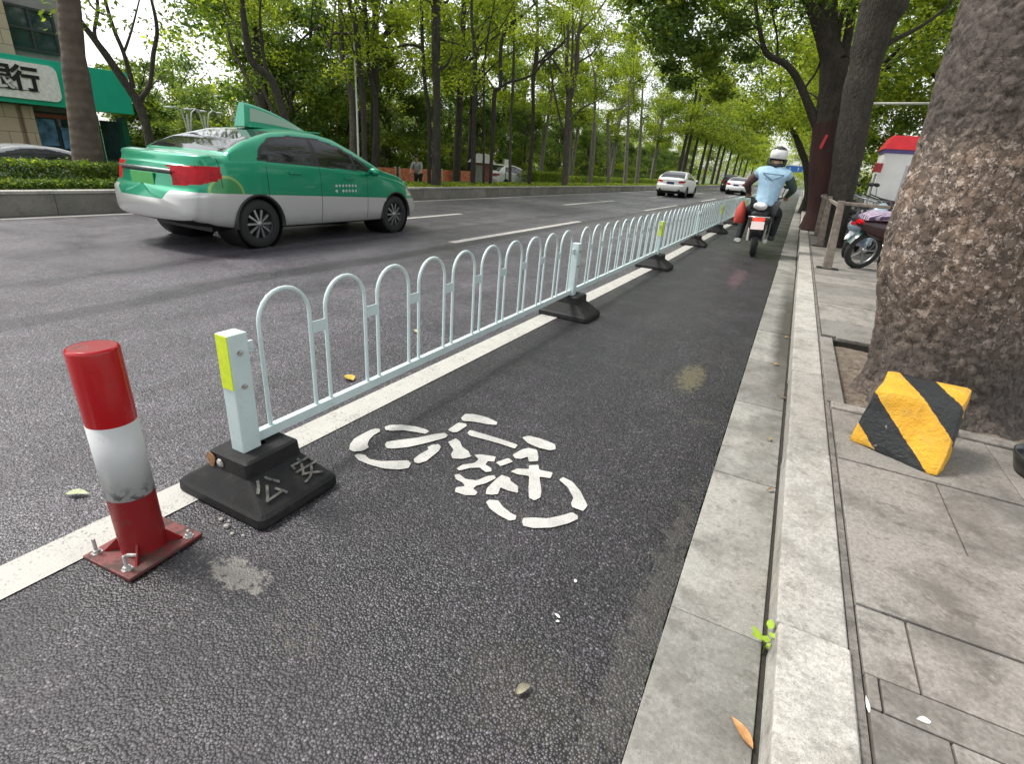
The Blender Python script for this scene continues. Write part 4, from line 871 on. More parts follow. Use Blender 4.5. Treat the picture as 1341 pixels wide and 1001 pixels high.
# ------------------------------------------------------------ striped concrete block
k = NT('striped_block'); c = k.coord(); s = k.sep(c)
u = k.math('ADD', k.math('MULTIPLY', s[0], 0.876), k.math('MULTIPLY', s[1], -0.482)); v = k.math('ADD', k.math('MULTIPLY', s[0], 0.482), k.math('MULTIPLY', s[1], 0.876))
ss = k.math('ADD', k.math('ADD', u, k.math('MULTIPLY', s[2], 1.1)), k.math('MULTIPLY', v, 0.8))
ss = k.math('ADD', ss, k.math('MULTIPLY', k.noise(c, 18, 5, 0.7), 0.03))
st = k.ramp(ss, [(0.0, 0), (0.145, 1), (0.365, 0), (0.625, 1), (0.80, 0)], 'CONSTANT')
dirt = k.ramp(k.noise(c, 13, 9, 0.8), [(0.50, 0.0), (0.72, 0.7)])
yel = k.mix(dirt, k.ramp(k.noise(c, 7, 5), [(0.3, (0.62, 0.30, 0.012)), (0.7, (0.80, 0.44, 0.03))]), (0.30, 0.22, 0.10))
blk = k.mix(k.ramp(k.noise(c, 22, 6, 0.7), [(0.64, 0.0), (0.72, 0.6)]), (0.014, 0.016, 0.017), (0.22, 0.21, 0.18))
chip = k.ramp(k.noise(c, 14, 7, 0.75), [(0.64, 0.0), (0.655, 1.0)])
k.base(k.mix(chip, k.mix(st, yel, blk), (0.33, 0.31, 0.27))); k.set('Roughness', k.ramp(st, [(0, 0.6), (1, 0.38)])); k.bump(k.noise(c, 26, 8, 0.72), 0.9, 0.02)
t = MB(); ox, oy = 0.512, 2.89
P8 = [(0.504, 2.887, 0.125), (0.850, 2.700, 0.125), (0.935, 2.93, 0.125), (0.64, 3.14, 0.125), (0.548, 2.893, 0.41), (0.885, 2.868, 0.44), (0.962, 3.10, 0.462), (0.622, 3.172, 0.452)]
t.hexa([(x-ox, y-oy, z-0.125) for x, y, z in P8], bev=0.026, sub=7, jit=0.008, seed=2)
o = t.obj('concrete_block', k.m); o.location = (ox, oy, 0.126); fixn(o)
tag(o, 'chipped concrete block painted in yellow and black diagonal stripes, tilted against the big tree', 'block')

# ------------------------------------------------------------ small litter
def leaf(name, label, loc, L, W, rz, col, curl=0.01, cat='leaf'):
    m = MB(); V = []; F = []; N = 8
    for i in range(N+1):
        s_ = i/N; w = W*math.sin(math.pi*s_**0.8)*0.5+0.0005
        zc = curl*math.sin(math.pi*s_)
        V += [(-w, L*(s_-0.5), zc+curl*0.7), (0, L*(s_-0.5), zc+0.001), (w, L*(s_-0.5), zc+curl*0.5)]
    for i in range(N): F += [(3*i, 3*i+1, 3*i+4, 3*i+3), (3*i+1, 3*i+2, 3*i+5, 3*i+4)]
    m.add(V, F, 0, True); o = m.obj(name, plain(name, col, 0.6, 0, 0.35, 40), loc=loc, rot=(0, 0, rz)); return tag(o, label, cat)
leaf('fallen_leaf', 'yellow fallen leaf on the asphalt behind the railing hoops', (-2.17, 2.2, 0.005), 0.10, 0.06, 1.2, (0.45, 0.30, 0.04))
leaf('fallen_leaf', 'pale green fallen leaf on the road left of the bollard', (-2.165, 0.755, 0.005), 0.085, 0.032, -1.0, (0.33, 0.36, 0.20))
leaf('fallen_leaf', 'small yellowish leaf behind the railing, farther than the yellow one', (-2.43, 3.2, 0.005), 0.07, 0.03, 0.8, (0.40, 0.36, 0.20))
leaf('fallen_leaf', 'orange brown dry leaf lying in the gutter against the kerb', (0.195, 1.085, 0.014), 0.085, 0.028, 0.75, (0.42, 0.21, 0.08), 0.008)
leaf('fallen_leaf', 'grey brown leaf on the bike lane near the gutter', (-0.335, 0.91, 0.005), 0.05, 0.022, -0.5, (0.20, 0.18, 0.12))
leaf('paper_scrap', 'small white paper scrap on the paving near the kerb', (0.572, 1.258, 0.124), 0.032, 0.018, 1.9, (0.72, 0.70, 0.64), 0.002, 'litter')
leaf('paper_scrap', 'thin white chip lying along the kerb joint', (0.452, 1.235, 0.124), 0.05, 0.008, 0.05, (0.70, 0.68, 0.62), 0.001, 'litter')
for i, (x, y, L, W, a, lb) in enumerate([(-0.36, 1.36, 0.016, 0.010, 0.3, 'tiny white crumb on the bike lane right of the painted bicycle'), (-0.355, 1.19, 0.024, 0.008, 1.2, 'tiny white sliver on the bike lane below the painted bicycle wheel'), (-0.345, 1.17, 0.012, 0.008, 2.2, 'smallest white crumb beside the white sliver on the bike lane')]):
    leaf('crumb', lb, (x, y, 0.005), L, W, a, (0.75, 0.73, 0.70), 0.002, 'litter')
rl = random.Random(4)
for i, (x, y) in enumerate([(0.20, 2.35), (0.17, 2.9), (0.21, 3.6), (0.15, 4.3), (0.20, 5.2), (0.18, 6.4), (0.21, 7.7), (0.80, 3.75), (0.66, 4.4), (0.62, 3.6)]):
    o = leaf('dry_leaf', 'small dry brown leaf lying along the damp gutter beside the kerb' if i < 7 else 'small dry brown leaf on the soil of the tree pit', (x, y, 0.013 if i < 7 else 0.10), rl.uniform(0.035, 0.06), rl.uniform(0.015, 0.028), rl.uniform(0, 6), rl.choice([(0.20, 0.12, 0.05), (0.28, 0.18, 0.06), (0.14, 0.10, 0.06)]), 0.008)
    o['group'] = 'dry leaves in the gutter' if i < 7 else 'dry leaves in the tree pit'
t = thing('weed_sprout', 'small bright green sprout growing from the joint between gutter and kerb', 'plant', (0.228, 1.385, 0.0))
m = MB(); m.tube([(0, 0, -0.01), (0.0, 0.0, 0.06), (-0.01, 0.01, 0.10)], 0.0015, 5); m.obj('stem', LF[1], t)
gm = plain('sprout_leaf', (0.27, 0.40, 0.03), 0.5, 0, 0.2, 30)
for i, (an, z, L) in enumerate([(0.4, 0.03, 0.05), (2.4, 0.045, 0.055), (3.4, 0.06, 0.045), (4.6, 0.075, 0.04), (5.6, 0.09, 0.04), (1.5, 0.10, 0.035)]):
    d = Vector((math.cos(an), math.sin(an), 0.25)); w = Vector((-d.y, d.x, 0))*0.011; p = Vector((-0.003, 0, z)); m = MB()
    m.add([p, p+d*L*0.35+w, p+d*L*0.7+w*0.9, p+d*L, p+d*L*0.7-w*0.9, p+d*L*0.35-w], [(0, 1, 2, 3), (0, 3, 4, 5)]); m.obj('leaf', gm, t)
m = MB(); m.lathe([(0.10, 0.0), (0.15, 0.012), (0.17, 0.07), (0.176, 0.10), (0.17, 0.102), (0.163, 0.07), (0.145, 0.018), (0.0, 0.010)], 40)
o = m.obj('metal_basin', plain('dark_metal', (0.07, 0.07, 0.065), 0.3, 0.7, 0.3, 8), loc=(1.355, 3.02, 0.125)); tag(o, 'dark rounded metal basin on the paving at the right edge, beside the block', 'basin')
# pebbles swept against the near railing foot
for i, (x, y, s_) in enumerate([(-1.60, 0.945, 0.009), (-1.55, 0.93, 0.011), (-1.50, 0.915, 0.008), (-1.57, 0.955, 0.006), (-1.46, 0.93, 0.007)]):
    b = bmesh.new(); bmesh.ops.create_icosphere(b, subdivisions=1, radius=s_)
    for v in b.verts: v.co *= 1+0.3*mnoise.noise(v.co*200+Vector((i, 0, 0)))
    m = MB(); m.bm(b); o = m.obj('pebble', M['granite'], loc=(x, y, s_*0.6)); tag(o, 'small pale pebble among the grit against the near rubber railing foot', 'pebble', 'pebbles at the railing foot')

# ------------------------------------------------------------ cars
def smooth1(a, k):
    if k < 1: return a
    p = np.pad(a, k, mode='edge'); w = np.hanning(2*k+3)[1:-1]; w /= w.sum(); return np.convolve(p, w, 'valid')
def inpoly(px, py, poly):
    c = np.zeros(px.shape, bool); n = len(poly)
    for i in range(n):
        x1, y1 = poly[i]; x2, y2 = poly[(i+1) % n]
        cond = ((y1 > py) != (y2 > py)) & (px < (x2-x1)*(py-y1)/(y2-y1+1e-12)+x1); c ^= cond
    return c
M['glass'] = plain('car_glass', (0.012, 0.014, 0.014), 0.05, 0, 0.05, 3, spec=0.55, coat=0.15)
M['tyre'] = plain('tyre', (0.018, 0.018, 0.018), 0.75, 0, 0.2, 40)
M['rim'] = plain('rim', (0.32, 0.32, 0.32), 0.35, 0.8, 0.1, 20)
M['black'] = plain('black_trim', (0.012, 0.012, 0.013), 0.45, 0, 0.1, 20)
M['chrome'] = plain('chrome', (0.55, 0.56, 0.56), 0.18, 0.9, 0.05, 10)
M['taillight'] = plain('tail_lamp', (0.42, 0.003, 0.010), 0.35, 0, 0.3, 14, spec=0.25)
M['clearlamp'] = plain('clear_lamp', (0.5, 0.5, 0.5), 0.1, 0.2, 0.1, 12, coat=1.0)
def paint(name, col, col2=None, seams=(), split=None, emblem=False):
    k = NT(name); c = k.coord(); s = k.sep(c)
    v = k.mix(k.ramp(k.noise(c, 2.5, 4), [(0.35, 0.0), (0.7, 0.25)]), col, tuple(x*0.85+0.01 for x in col))
    if split:
        line = k.math('ADD', s[2], k.math('MULTIPLY', s[1], 0.035))
        f = k.math('GREATER_THAN', line, split)
        if emblem:
            d = k.math('SQRT', k.math('ADD', k.math('POWER', k.math('ADD', s[1], -0.50), 2.0), k.math('POWER', k.math('ADD', s[2], -0.66), 2.0)))
            side = k.math('LESS_THAN', k.math('ABSOLUTE', k.math('ADD', d, -0.215)), 0.016)
            v = k.mix(k.math('MULTIPLY', side, 0.8), v, (0.28, 0.42, 0.10))
            v = k.mix(k.math('MULTIPLY', k.math('LESS_THAN', d, 0.2), 0.5), v, (0.07, 0.22, 0.03))
        pan = k.math('MULTIPLY', k.math('LESS_THAN', k.math('ADD', k.math('ABSOLUTE', s[0]), k.math('MULTIPLY', k.math('ADD', 0.70, k.math('MULTIPLY', s[2], -1.0)), 0.9)), 0.50), k.math('MULTIPLY', k.math('LESS_THAN', s[1], 0.3), k.math('GREATER_THAN', s[2], 0.60)))
        f = k.math('MAXIMUM', f, pan)
        v = k.mix(f, col2, v)
    for (ys, z0, z1) in seams:
        g = k.math('MULTIPLY', k.math('LESS_THAN', k.math('ABSOLUTE', k.math('ADD', s[1], -ys)), 0.0045), k.math('MULTIPLY', k.math('GREATER_THAN', s[2], z0), k.math('LESS_THAN', s[2], z1)))
        v = k.mix(g, v, (0.01, 0.01, 0.01))
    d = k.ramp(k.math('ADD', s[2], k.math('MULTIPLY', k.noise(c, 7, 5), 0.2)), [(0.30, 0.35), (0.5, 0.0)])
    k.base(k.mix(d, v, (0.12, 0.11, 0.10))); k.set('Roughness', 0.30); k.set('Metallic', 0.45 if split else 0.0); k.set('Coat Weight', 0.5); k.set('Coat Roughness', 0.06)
    return k.m

def car(name, label, P, loc, rz, mats, group=None, dy=0.022, taxi=False):
    """body generated from section curves; y runs from the rear bumper (0) to the nose (L)"""
    L = P['L']; N = int(L/dy)+1; Y = np.linspace(0, L, N); sk = max(1, int(0.05/dy))
    f = lambda key, k=sk: smooth1(np.interp(Y, *zip(*P[key])), k)
    W = f('w'); ZT = f('top', sk); ZB = f('belt'); ZL = f('bot', 1); RW = P.get('roofw', 0.70)
    sec = []
    for i in range(N):
        w, zt, zb, zl = W[i], ZT[i], ZB[i], ZL[i]; zt = max(zt, zb+0.02); hgt = zt-zb
        wb = w*0.955; wr = wb-(0.50*(hgt-0.02) if hgt > 0.02 else 0); wr = max(wr, w*0.60) if hgt > .1 else wr
        zsh = zl+(zb-zl)*0.80; zm = zl+(zb-zl)*0.50
        pts = [(0, zl), (w*0.55, zl), (w*0.90, zl+0.01), (w*0.975, zl+0.09), (w, zm), (w*0.992, zsh), (w*0.975, zb-0.015), (wb, zb+0.008)]
        if hgt > 0.10: pts += [(wb*0.5+wr*0.5+0.02*min(1, hgt*3), zb+hgt*0.5), (wr+0.012, zt-hgt*0.13), (wr*0.90, zt-hgt*0.035), (wr*0.5, zt-0.004), (0, zt)]
        else: pts += [(wb*0.97, zb+hgt*0.45), (wb*0.93, zb+hgt*0.7), (wb*0.85, zb+hgt*0.85), (wb*0.5, zt-0.003), (0, zt)]
        sec.append(pts)
    S = np.array(sec)                        # N x 13 x 2
    for _ in range(3):
        A = S[:, :-1]*0.75+S[:, 1:]*0.25; B = S[:, :-1]*0.25+S[:, 1:]*0.75
        Q = np.empty((N, A.shape[1]*2, 2)); Q[:, 0::2] = A; Q[:, 1::2] = B
        S = np.concatenate([S[:, :1], Q, S[:, -1:]], 1)
    K = S.shape[1]
    X = S[:, :, 0]; Z = S[:, :, 1]; YY = np.repeat(Y[:, None], K, 1)
    # full ring: right side bottom->top then left side top->bottom
    Xf = np.concatenate([X, -X[:, ::-1][:, 1:]], 1); Zf = np.concatenate([Z, Z[:, ::-1][:, 1:]], 1); Yf = np.concatenate([YY, YY[:, 1:]], 1); KK = Xf.shape[1]
    # end caps: shrink rings
    caps = [(0.985, 0.012), (0.95, 0.024), (0.86, 0.034), (0.62, 0.040), (0.3, 0.042), (0.03, 0.042)]
    def cap(row, sgn):
        cz = Zf[row].mean(); out = []
        for s, d in caps: out.append((Xf[row]*s, np.full(KK, Y[row]+sgn*d), cz+(Zf[row]-cz)*s))
        return out
    rows = cap(0, -1)[::-1]+[(Xf[i], Yf[i], Zf[i]) for i in range(N)]+cap(N-1, 1)
    G = np.stack([np.stack(r, 1) for r in rows]); nr_ = len(G)
    # plan curvature of the ends and bumper/boot profile
    x, y, z = G[..., 0], G[..., 1], G[..., 2]
    rear = np.clip(1-y/0.7, 0, 1); front = np.clip(1-(L-y)/0.8, 0, 1); wmax = W.max()
    y = y+rear**1.2*P.get('rc', 0.20)*(np.abs(x)/wmax)**2.6-front**1.2*P.get('fc', 0.40)*(np.abs(x)/wmax)**2.6
    y = y+rear*np.interp(z, [0.25, 0.35, 0.45, 0.66, 0.74, 0.95, 1.1], [0.07, 0.0, -0.01, 0.0, 0.075, 0.11, 0.06])*P.get('bt', 1)
    y = y-front*np.interp(z, [0.2, 0.3, 0.55, 0.75, 0.9], [0.06, 0.0, 0.0, 0.05, 0.10])
    # wheel arches: pull vertices on to the arch circle
    arch = P.get('arch', 0.355); side = np.abs(x) > 0.60*wmax
    for ya in (P['ra'], P['fa']):
        d = np.sqrt((y-ya)**2+(z-0.315)**2); near = side & (np.abs(d-arch) < dy*0.75)
        sc_ = np.where(near, arch/np.maximum(d, 1e-6), 1.0); y = ya+(y-ya)*sc_; z = 0.315+(z-0.315)*sc_
    G = np.stack([x, y, z], -1)
    V = G.reshape(-1, 3); I = np.arange(nr_*KK).reshape(nr_, KK)
    F = np.stack([I[:-1, :-1], I[:-1, 1:], I[1:, 1:], I[1:, :-1]], -1).reshape(-1, 4)
    C = V[F].mean(1); e1 = V[F[:, 2]]-V[F[:, 0]]; e2 = V[F[:, 3]]-V[F[:, 1]]; NN = np.cross(e1, e2); NN /= np.linalg.norm(NN, axis=1)[:, None]+1e-9
    NN *= np.sign((NN*(C-np.array([0, L/2, 0.6]))).sum(1))[:, None]
    cx, cy, cz = C[:, 0], C[:, 1], C[:, 2]; ax = np.abs(cx)
    beltc = np.interp(cy, Y, ZB); topc = np.interp(cy, Y, ZT)
    drop = np.zeros(len(F), bool)
    for ya in (P['ra'], P['fa']): drop |= (ax > 0.60*wmax) & (((cy-ya)**2+(cz-0.315)**2) < arch**2)
    lab = np.zeros(len(F), int)              # 0 body 1 black trim 2 glass side.. parts
    dark = (cz < beltc*0+P.get('sill', 0.25)) | (NN[:, 2] < -0.8)
    lab[dark] = 1
    sideg = (np.abs(NN[:, 0]) > 0.62) & (cz > beltc+0.012)
    lab[sideg & inpoly(cy, cz, P['dlo'])] = 1
    parts = {}
    def part(nm, mask): parts.setdefault(nm, []).append(mask & ~drop)
    for wp in P['windows']:
        for sg in (1, -1): part('side_window', sideg & inpoly(cy, cz, wp) & (cx*sg > 0))
    gl = (np.abs(NN[:, 0]) < 0.62) & (NN[:, 2] < 0.985)
    rw0, rw1 = P['rearwin']; ww0, ww1 = P['windscreen']
    hw = lambda t: 0.735-0.15*t
    part('rear_window', (cy > rw0) & (cy < rw1) & (ax < hw((cy-rw0)/(rw1-rw0))*wmax/0.885) & (cz > beltc+0.03) & (np.abs(NN[:, 0]) < 0.7))
    part('windscreen', (cy > ww0) & (cy < ww1) & (ax < hw((ww1-cy)/(ww1-ww0))*wmax/0.885) & (cz > beltc+0.03) & (np.abs(NN[:, 0]) < 0.7))
    for sg in (1, -1):
        part('tail_light', (cx*sg > P['tl'][0]) & (cy < P['tl'][1]-(cz-P['tl'][2])*0) & (cz > P['tl'][2]+0.25*np.clip(cy-0.1, 0, 1)) & (cz < P['tl'][3]-0.10*np.clip(0.25-cy, 0, .25)) & (cy < P['tl'][1]))
        part('headlight', (cx*sg > 0.48) & (cy > L-0.62) & (cz > 0.60) & (cz < 0.76-0.12*np.clip(cy-L+0.45, 0, 1)) & (NN[:, 2] < 0.75))
    t = thing(name, label, 'taxi' if taxi else 'car', loc, rz, group)
    taken = drop.copy()
    MAT = {'side_window': M['glass'], 'rear_window': M['glass'], 'windscreen': M['glass'], 'tail_light': M['taillight'], 'headlight': M['clearlamp']}
    for nm, ms in parts.items():
        for msk in ms:
            msk = msk & ~taken
            if msk.sum() < 4: continue
            taken |= msk; ff = F[msk]; u_, inv = np.unique(ff, return_inverse=True)
            o = link(nm, npmesh(nm, V[u_], inv.reshape(-1, 4), [MAT[nm]], smooth=True), t); fixn(o)
    keep = ~taken; u_, inv = np.unique(F[keep], return_inverse=True)
    bo = link('body', npmesh('body', V[u_], inv.reshape(-1, 4), [mats[0], M['black']], mi=lab[keep], smooth=True), t); fixn(bo)
    # wheel wells
    m = MB()
    for ya in (P['ra'], P['fa']):
        for sg in (1, -1):
            m.lathe([(0.01, 0.42*sg), (arch-0.002, 0.42*sg), (arch-0.002, (wmax-0.045)*sg)], 32, axis='X', c=(0, ya, 0.315))
    m.box((0, L/2, 0.235), (1.1, L-0.9, 0.06))
    for ya in (P['ra'], P['fa']):
        wl = float(np.interp(ya, Y, W))
        for sg in (1, -1):
            pr_ = [(arch-0.022, wl-0.05), (arch-0.022, wl+0.004), (arch+0.010, wl+0.004), (arch+0.012, wl-0.06)]; VV = []
            for a in np.linspace(R(-8), R(188), 40): VV += [(sg*xx, ya+rq*math.cos(a), 0.315+rq*math.sin(a)) for rq, xx in pr_]
            m.add(VV, [(i*4+j, i*4+j+1, (i+1)*4+j+1, (i+1)*4+j) for i in range(39) for j in range(3)], 0, True)
    m.obj('underbody', M['black'], t)
    # wheels
    wr = P.get('wr', 0.308)
    tw = MB(); tw.lathe([(wr*0.64, -0.085), (wr*0.90, -0.098), (wr*0.985, -0.07), (wr, -0.03), (wr, 0.03), (wr*0.985, 0.07), (wr*0.90, 0.098), (wr*0.64, 0.085)], 40, axis='X')
    tmesh = tw.mesh('tyre', M['tyre'])
    rb = MB(); rb.lathe([(wr*0.66, -0.08), (wr*0.66, 0.075), (wr*0.62, 0.082), (wr*0.585, 0.06), (wr*0.57, 0.02), (0.0, 0.015)], 40, axis='X')
    for q in range(10):
        a = q*2*math.pi/10; d = Vector((0, math.cos(a), math.sin(a))); w = Vector((0, -d.z, d.y))*0.012
        A_ = Vector((0.075, 0, 0))+d*0.035; B_ = Vector((0.06, 0, 0))+d*wr*0.62
        rb.prism([A_-w*0.8, A_+w*0.8, B_+w*1.3, B_-w*1.3], (-0.03, 0, 0), 1)
    rb.lathe([(0.0, 0.088), (0.035, 0.086), (0.045, 0.075), (0.045, 0.02)], 20, axis='X', mi=1)
    rmesh = rb.mesh('rim', [M['black'], M['rim']])
    for ya in (P['ra'], P['fa']):
        for sg in (1, -1):
            wh = link('wheel', tmesh, t); wh.location = (sg*(wmax-0.125), ya, wr); wh.rotation_euler = (0, 0, 0 if sg > 0 else math.pi)
            rr_ = link('rim', rmesh, wh)
    # mirrors, handles, plate
    for sg in (1, -1):
        m = MB(); b = bmesh.new(); bmesh.ops.create_icosphere(b, subdivisions=3, radius=1); bmesh.ops.scale(b, vec=(0.10, 0.06, 0.065), verts=b.verts); bmesh.ops.translate(b, vec=(sg*(wmax+0.075), P['mir'], 0.98), verts=b.verts); m.bm(b, 0, True)
        m.box((sg*(wmax-0.02), P['mir']+0.015, 0.945), (0.09, 0.05, 0.03), bev=0.01); m.obj('mirror', P.get('mirmat', mats[0]), t)
        for yh in P['handles']:
            zz = np.interp(yh, Y, ZB)-0.10; m = MB(); m.box((sg*(np.interp(yh, Y, W)*0.995+0.006), yh, zz), (0.03, 0.19, 0.026), bev=0.009); m.obj('door_handle', mats[0], t)
    return t, dict(Y=Y, W=W, ZB=ZB, ZT=ZT)

SEDAN = dict(L=4.55, ra=1.13, fa=3.82, mir=3.18, handles=(1.72, 2.72),
    w=[(0, 0.80), (0.15, 0.85), (0.5, 0.872), (1.2, 0.885), (3.5, 0.885), (4.1, 0.865), (4.4, 0.80), (4.55, 0.70)],
    top=[(0, 0.98), (0.12, 1.10), (0.35, 1.12), (0.62, 1.115), (0.72, 1.15), (1.1, 1.30), (1.55, 1.43), (1.95, 1.475), (2.35, 1.475), (2.7, 1.42), (3.05, 1.27), (3.45, 1.06), (3.58, 1.0), (3.9, 0.94), (4.25, 0.83), (4.45, 0.68), (4.55, 0.55)],
    belt=[(0, 0.90), (0.12, 0.99), (0.5, 1.04), (1.2, 1.055), (2.2, 1.01), (3.3, 0.94), (3.8, 0.86), (4.2, 0.75), (4.45, 0.60), (4.55, 0.48)],
    bot=[(0, 0.36), (0.3, 0.28), (0.8, 0.22), (3.9, 0.20), (4.3, 0.22), (4.55, 0.27)],
    dlo=[(1.17, 1.07), (1.26, 1.22), (1.48, 1.345), (1.85, 1.395), (2.35, 1.385), (2.70, 1.31), (3.05, 1.16), (3.34, 0.97), (2.3, 1.02)],
    windows=[[(1.22, 1.09), (1.31, 1.21), (1.52, 1.318), (1.85, 1.368), (2.13, 1.368), (2.13, 1.045)],
             [(2.21, 1.04), (2.21, 1.365), (2.38, 1.355), (2.68, 1.285), (2.86, 1.195), (2.90, 1.01)],
             [(2.95, 1.005), (2.92, 1.165), (3.06, 1.09), (3.22, 0.985)]],
    rearwin=(0.74, 1.62), windscreen=(2.68, 3.42), tl=(0.50, 0.50, 0.775, 0.975), rc=0.20)
mapy = lambda v: float(np.interp(v, [0, 1.13, 3.82, 4.55], [0, 0.93, 3.62, 4.56]))
TAXI = dict(SEDAN); TAXI.update(L=4.56, ra=0.93, fa=3.62, mir=mapy(3.18), handles=tuple(mapy(v) for v in SEDAN['handles']), rearwin=tuple(mapy(v) for v in SEDAN['rearwin']), windscreen=tuple(mapy(v) for v in SEDAN['windscreen']), tl=(0.40, 0.46, 0.755, 0.985))
for kk in ('w', 'top', 'belt', 'bot', 'dlo'): TAXI[kk] = [(mapy(a), b) for a, b in SEDAN[kk]]
TAXI['windows'] = [[(mapy(a), b) for a, b in w_] for w_ in SEDAN['windows']]
green = (0.002, 0.27, 0.135)
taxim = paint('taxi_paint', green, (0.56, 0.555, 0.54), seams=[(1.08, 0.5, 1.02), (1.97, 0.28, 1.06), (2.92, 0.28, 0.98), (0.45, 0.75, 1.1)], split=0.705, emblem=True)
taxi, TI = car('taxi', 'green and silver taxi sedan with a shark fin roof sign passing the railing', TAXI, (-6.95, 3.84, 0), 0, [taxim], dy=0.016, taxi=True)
# roof sign
k = NT('sign_lens'); c = k.coord(); s = k.sep(c); k.base(k.mix(k.ramp(k.math('SINE', k.math('MULTIPLY', s[2], 260)), [(0.4, 0.0), (0.6, 0.35)]), (0.34, 0.44, 0.36), (0.22, 0.36, 0.27))); k.set('Roughness', 0.35); lens = k.m
tg = paint('sign_green', (0.015, 0.33, 0.19))
m = MB(); yy = np.linspace(1.42, 2.52, 30); V = []
for y in yy:
    q = (y-1.42)/1.10; h = 0.285*(1-q**1.55)+0.012; hw_ = 0.10*(1-0.35*q); zb = 1.468
    for (a, b) in ((hw_, 0), (hw_*0.97, h*0.2), (hw_*0.62, h*0.85), (hw_*0.45, h*0.97), (0.0, h), (-hw_*0.45, h*0.97), (-hw_*0.62, h*0.85), (-hw_*0.97, h*0.2), (-hw_, 0)): V.append((a, y+0.07*(b/0.3), zb+b))
n_ = 9; m.add(V, [(i*n_+j, i*n_+j+1, (i+1)*n_+j+1, (i+1)*n_+j) for i in range(29) for j in range(8)], 0, True); m.add(V[:9], [tuple(range(9))]); m.obj('roof_sign', tg, taxi)
sign = [o for o in taxi.children if o.name.startswith('roof_sign')][0]
for sg in (1, -1):
    m = MB(); V = []
    for y in yy[2:26]:
        q = (y-1.42)/1.10; h = 0.285*(1-q**1.55)+0.012; hw_ = 0.10*(1-0.35*q)
        for b in (0.24, 0.80): xx = np.interp(b, [0.2, 0.85], [hw_*0.97, hw_*0.62])+0.003; V.append((sg*xx, y+0.07*(h*b/0.3)+0.01, 1.468+h*b))
    m.add(V, [(2*i, 2*i+2, 2*i+3, 2*i+1) if sg > 0 else (2*i, 2*i+1, 2*i+3, 2*i+2) for i in range(23)], 0, True); m.obj('sign_panel', lens, sign)
m = MB(); m.box((0, 2.08, 1.472), (0.34, 1.22, 0.022), bev=0.01); m.obj('sign_base', tg, taxi)
# rear details: plate, chrome strip, boot lip, reflector, exhaust shadow line
m = MB(); m.box((0, 0.040, 0.80), (0.44, 0.012, 0.14), bev=0.004); m.obj('number_plate', plain('green_plate', (0.09, 0.40, 0.11), 0.4), taxi)
m = MB(); m.tube([(-0.50, 0.085, 0.915), (-0.3, 0.055, 0.918), (0, 0.045, 0.918), (0.3, 0.055, 0.918), (0.50, 0.085, 0.915)], 0.014, 8); m.obj('chrome_strip', M['chrome'], taxi)
m = MB(); m.tube([(-0.48, 0.10, 0.885), (-0.3, 0.07, 0.886), (0, 0.06, 0.886), (0.3, 0.07, 0.886), (0.48, 0.10, 0.885)], 0.013, 8); m.obj('boot_recess', M['black'], taxi)
m = MB(); m.tube([(-0.80, 0.30, 0.40), (-0.6, 0.08, 0.40), (-0.3, 0.0, 0.40), (0.3, 0.0, 0.40), (0.6, 0.08, 0.40), (0.80, 0.30, 0.40)], 0.012, 8); m.obj('bumper_groove', M['black'], taxi)
wt_ = plain('pale_lettering', (0.55, 0.68, 0.62), 0.5)
m = MB()
xs = 0.888
for i, w_ in enumerate([0.05, 0.04, 0.045, 0.04, 0.045, 0.04, 0.04]):
    for (z_, hgt_) in ((0.775, 0.040), (0.70, 0.045)):
        if hgt_ == 0.045 and i == 1: continue
        y_ = 2.25+i*0.066; m.box((xs, y_, z_), (0.004, w_*0.95, hgt_*0.25)); m.box((xs+0.0005, y_, z_+hgt_*0.35), (0.004, w_*0.8, hgt_*0.18)); m.box((xs+0.001, y_+w_*0.1, z_), (0.004, 0.008, hgt_))
m.obj('door_lettering', wt_, taxi)

HATCH = dict(SEDAN); HATCH.update(L=4.3, rearwin=(0.32, 1.15), tl=(0.52, 0.32, 0.82, 0.95),
    top=[(0, 1.00), (0.15, 1.08), (0.32, 1.12), (0.7, 1.30), (1.2, 1.44), (1.8, 1.48), (2.2, 1.46), (2.7, 1.36), (3.2, 1.08), (3.35, 1.0), (3.8, 0.90), (4.1, 0.78), (4.25, 0.62), (4.3, 0.5)],
    belt=[(0, 0.92), (0.3, 1.03), (1.2, 1.02), (3.1, 0.93), (3.6, 0.85), (4.0, 0.72), (4.2, 0.58), (4.3, 0.46)],
    w=[(0, 0.80), (0.15, 0.86), (0.5, 0.88), (3.4, 0.885), (3.9, 0.86), (4.2, 0.80), (4.3, 0.72)], ra=0.92, fa=3.5, mir=2.95, handles=(1.5, 2.4),
    dlo=[(0.85, 1.06), (1.05, 1.28), (1.5, 1.39), (2.1, 1.38), (2.6, 1.25), (3.05, 0.97), (2, 1.01)],
    windows=[[(0.95, 1.08), (1.10, 1.24), (1.5, 1.36), (1.88, 1.36), (1.88, 1.04)], [(1.96, 1.03), (1.96, 1.35), (2.2, 1.34), (2.58, 1.22), (2.95, 0.99)]], windscreen=(2.5, 3.18))
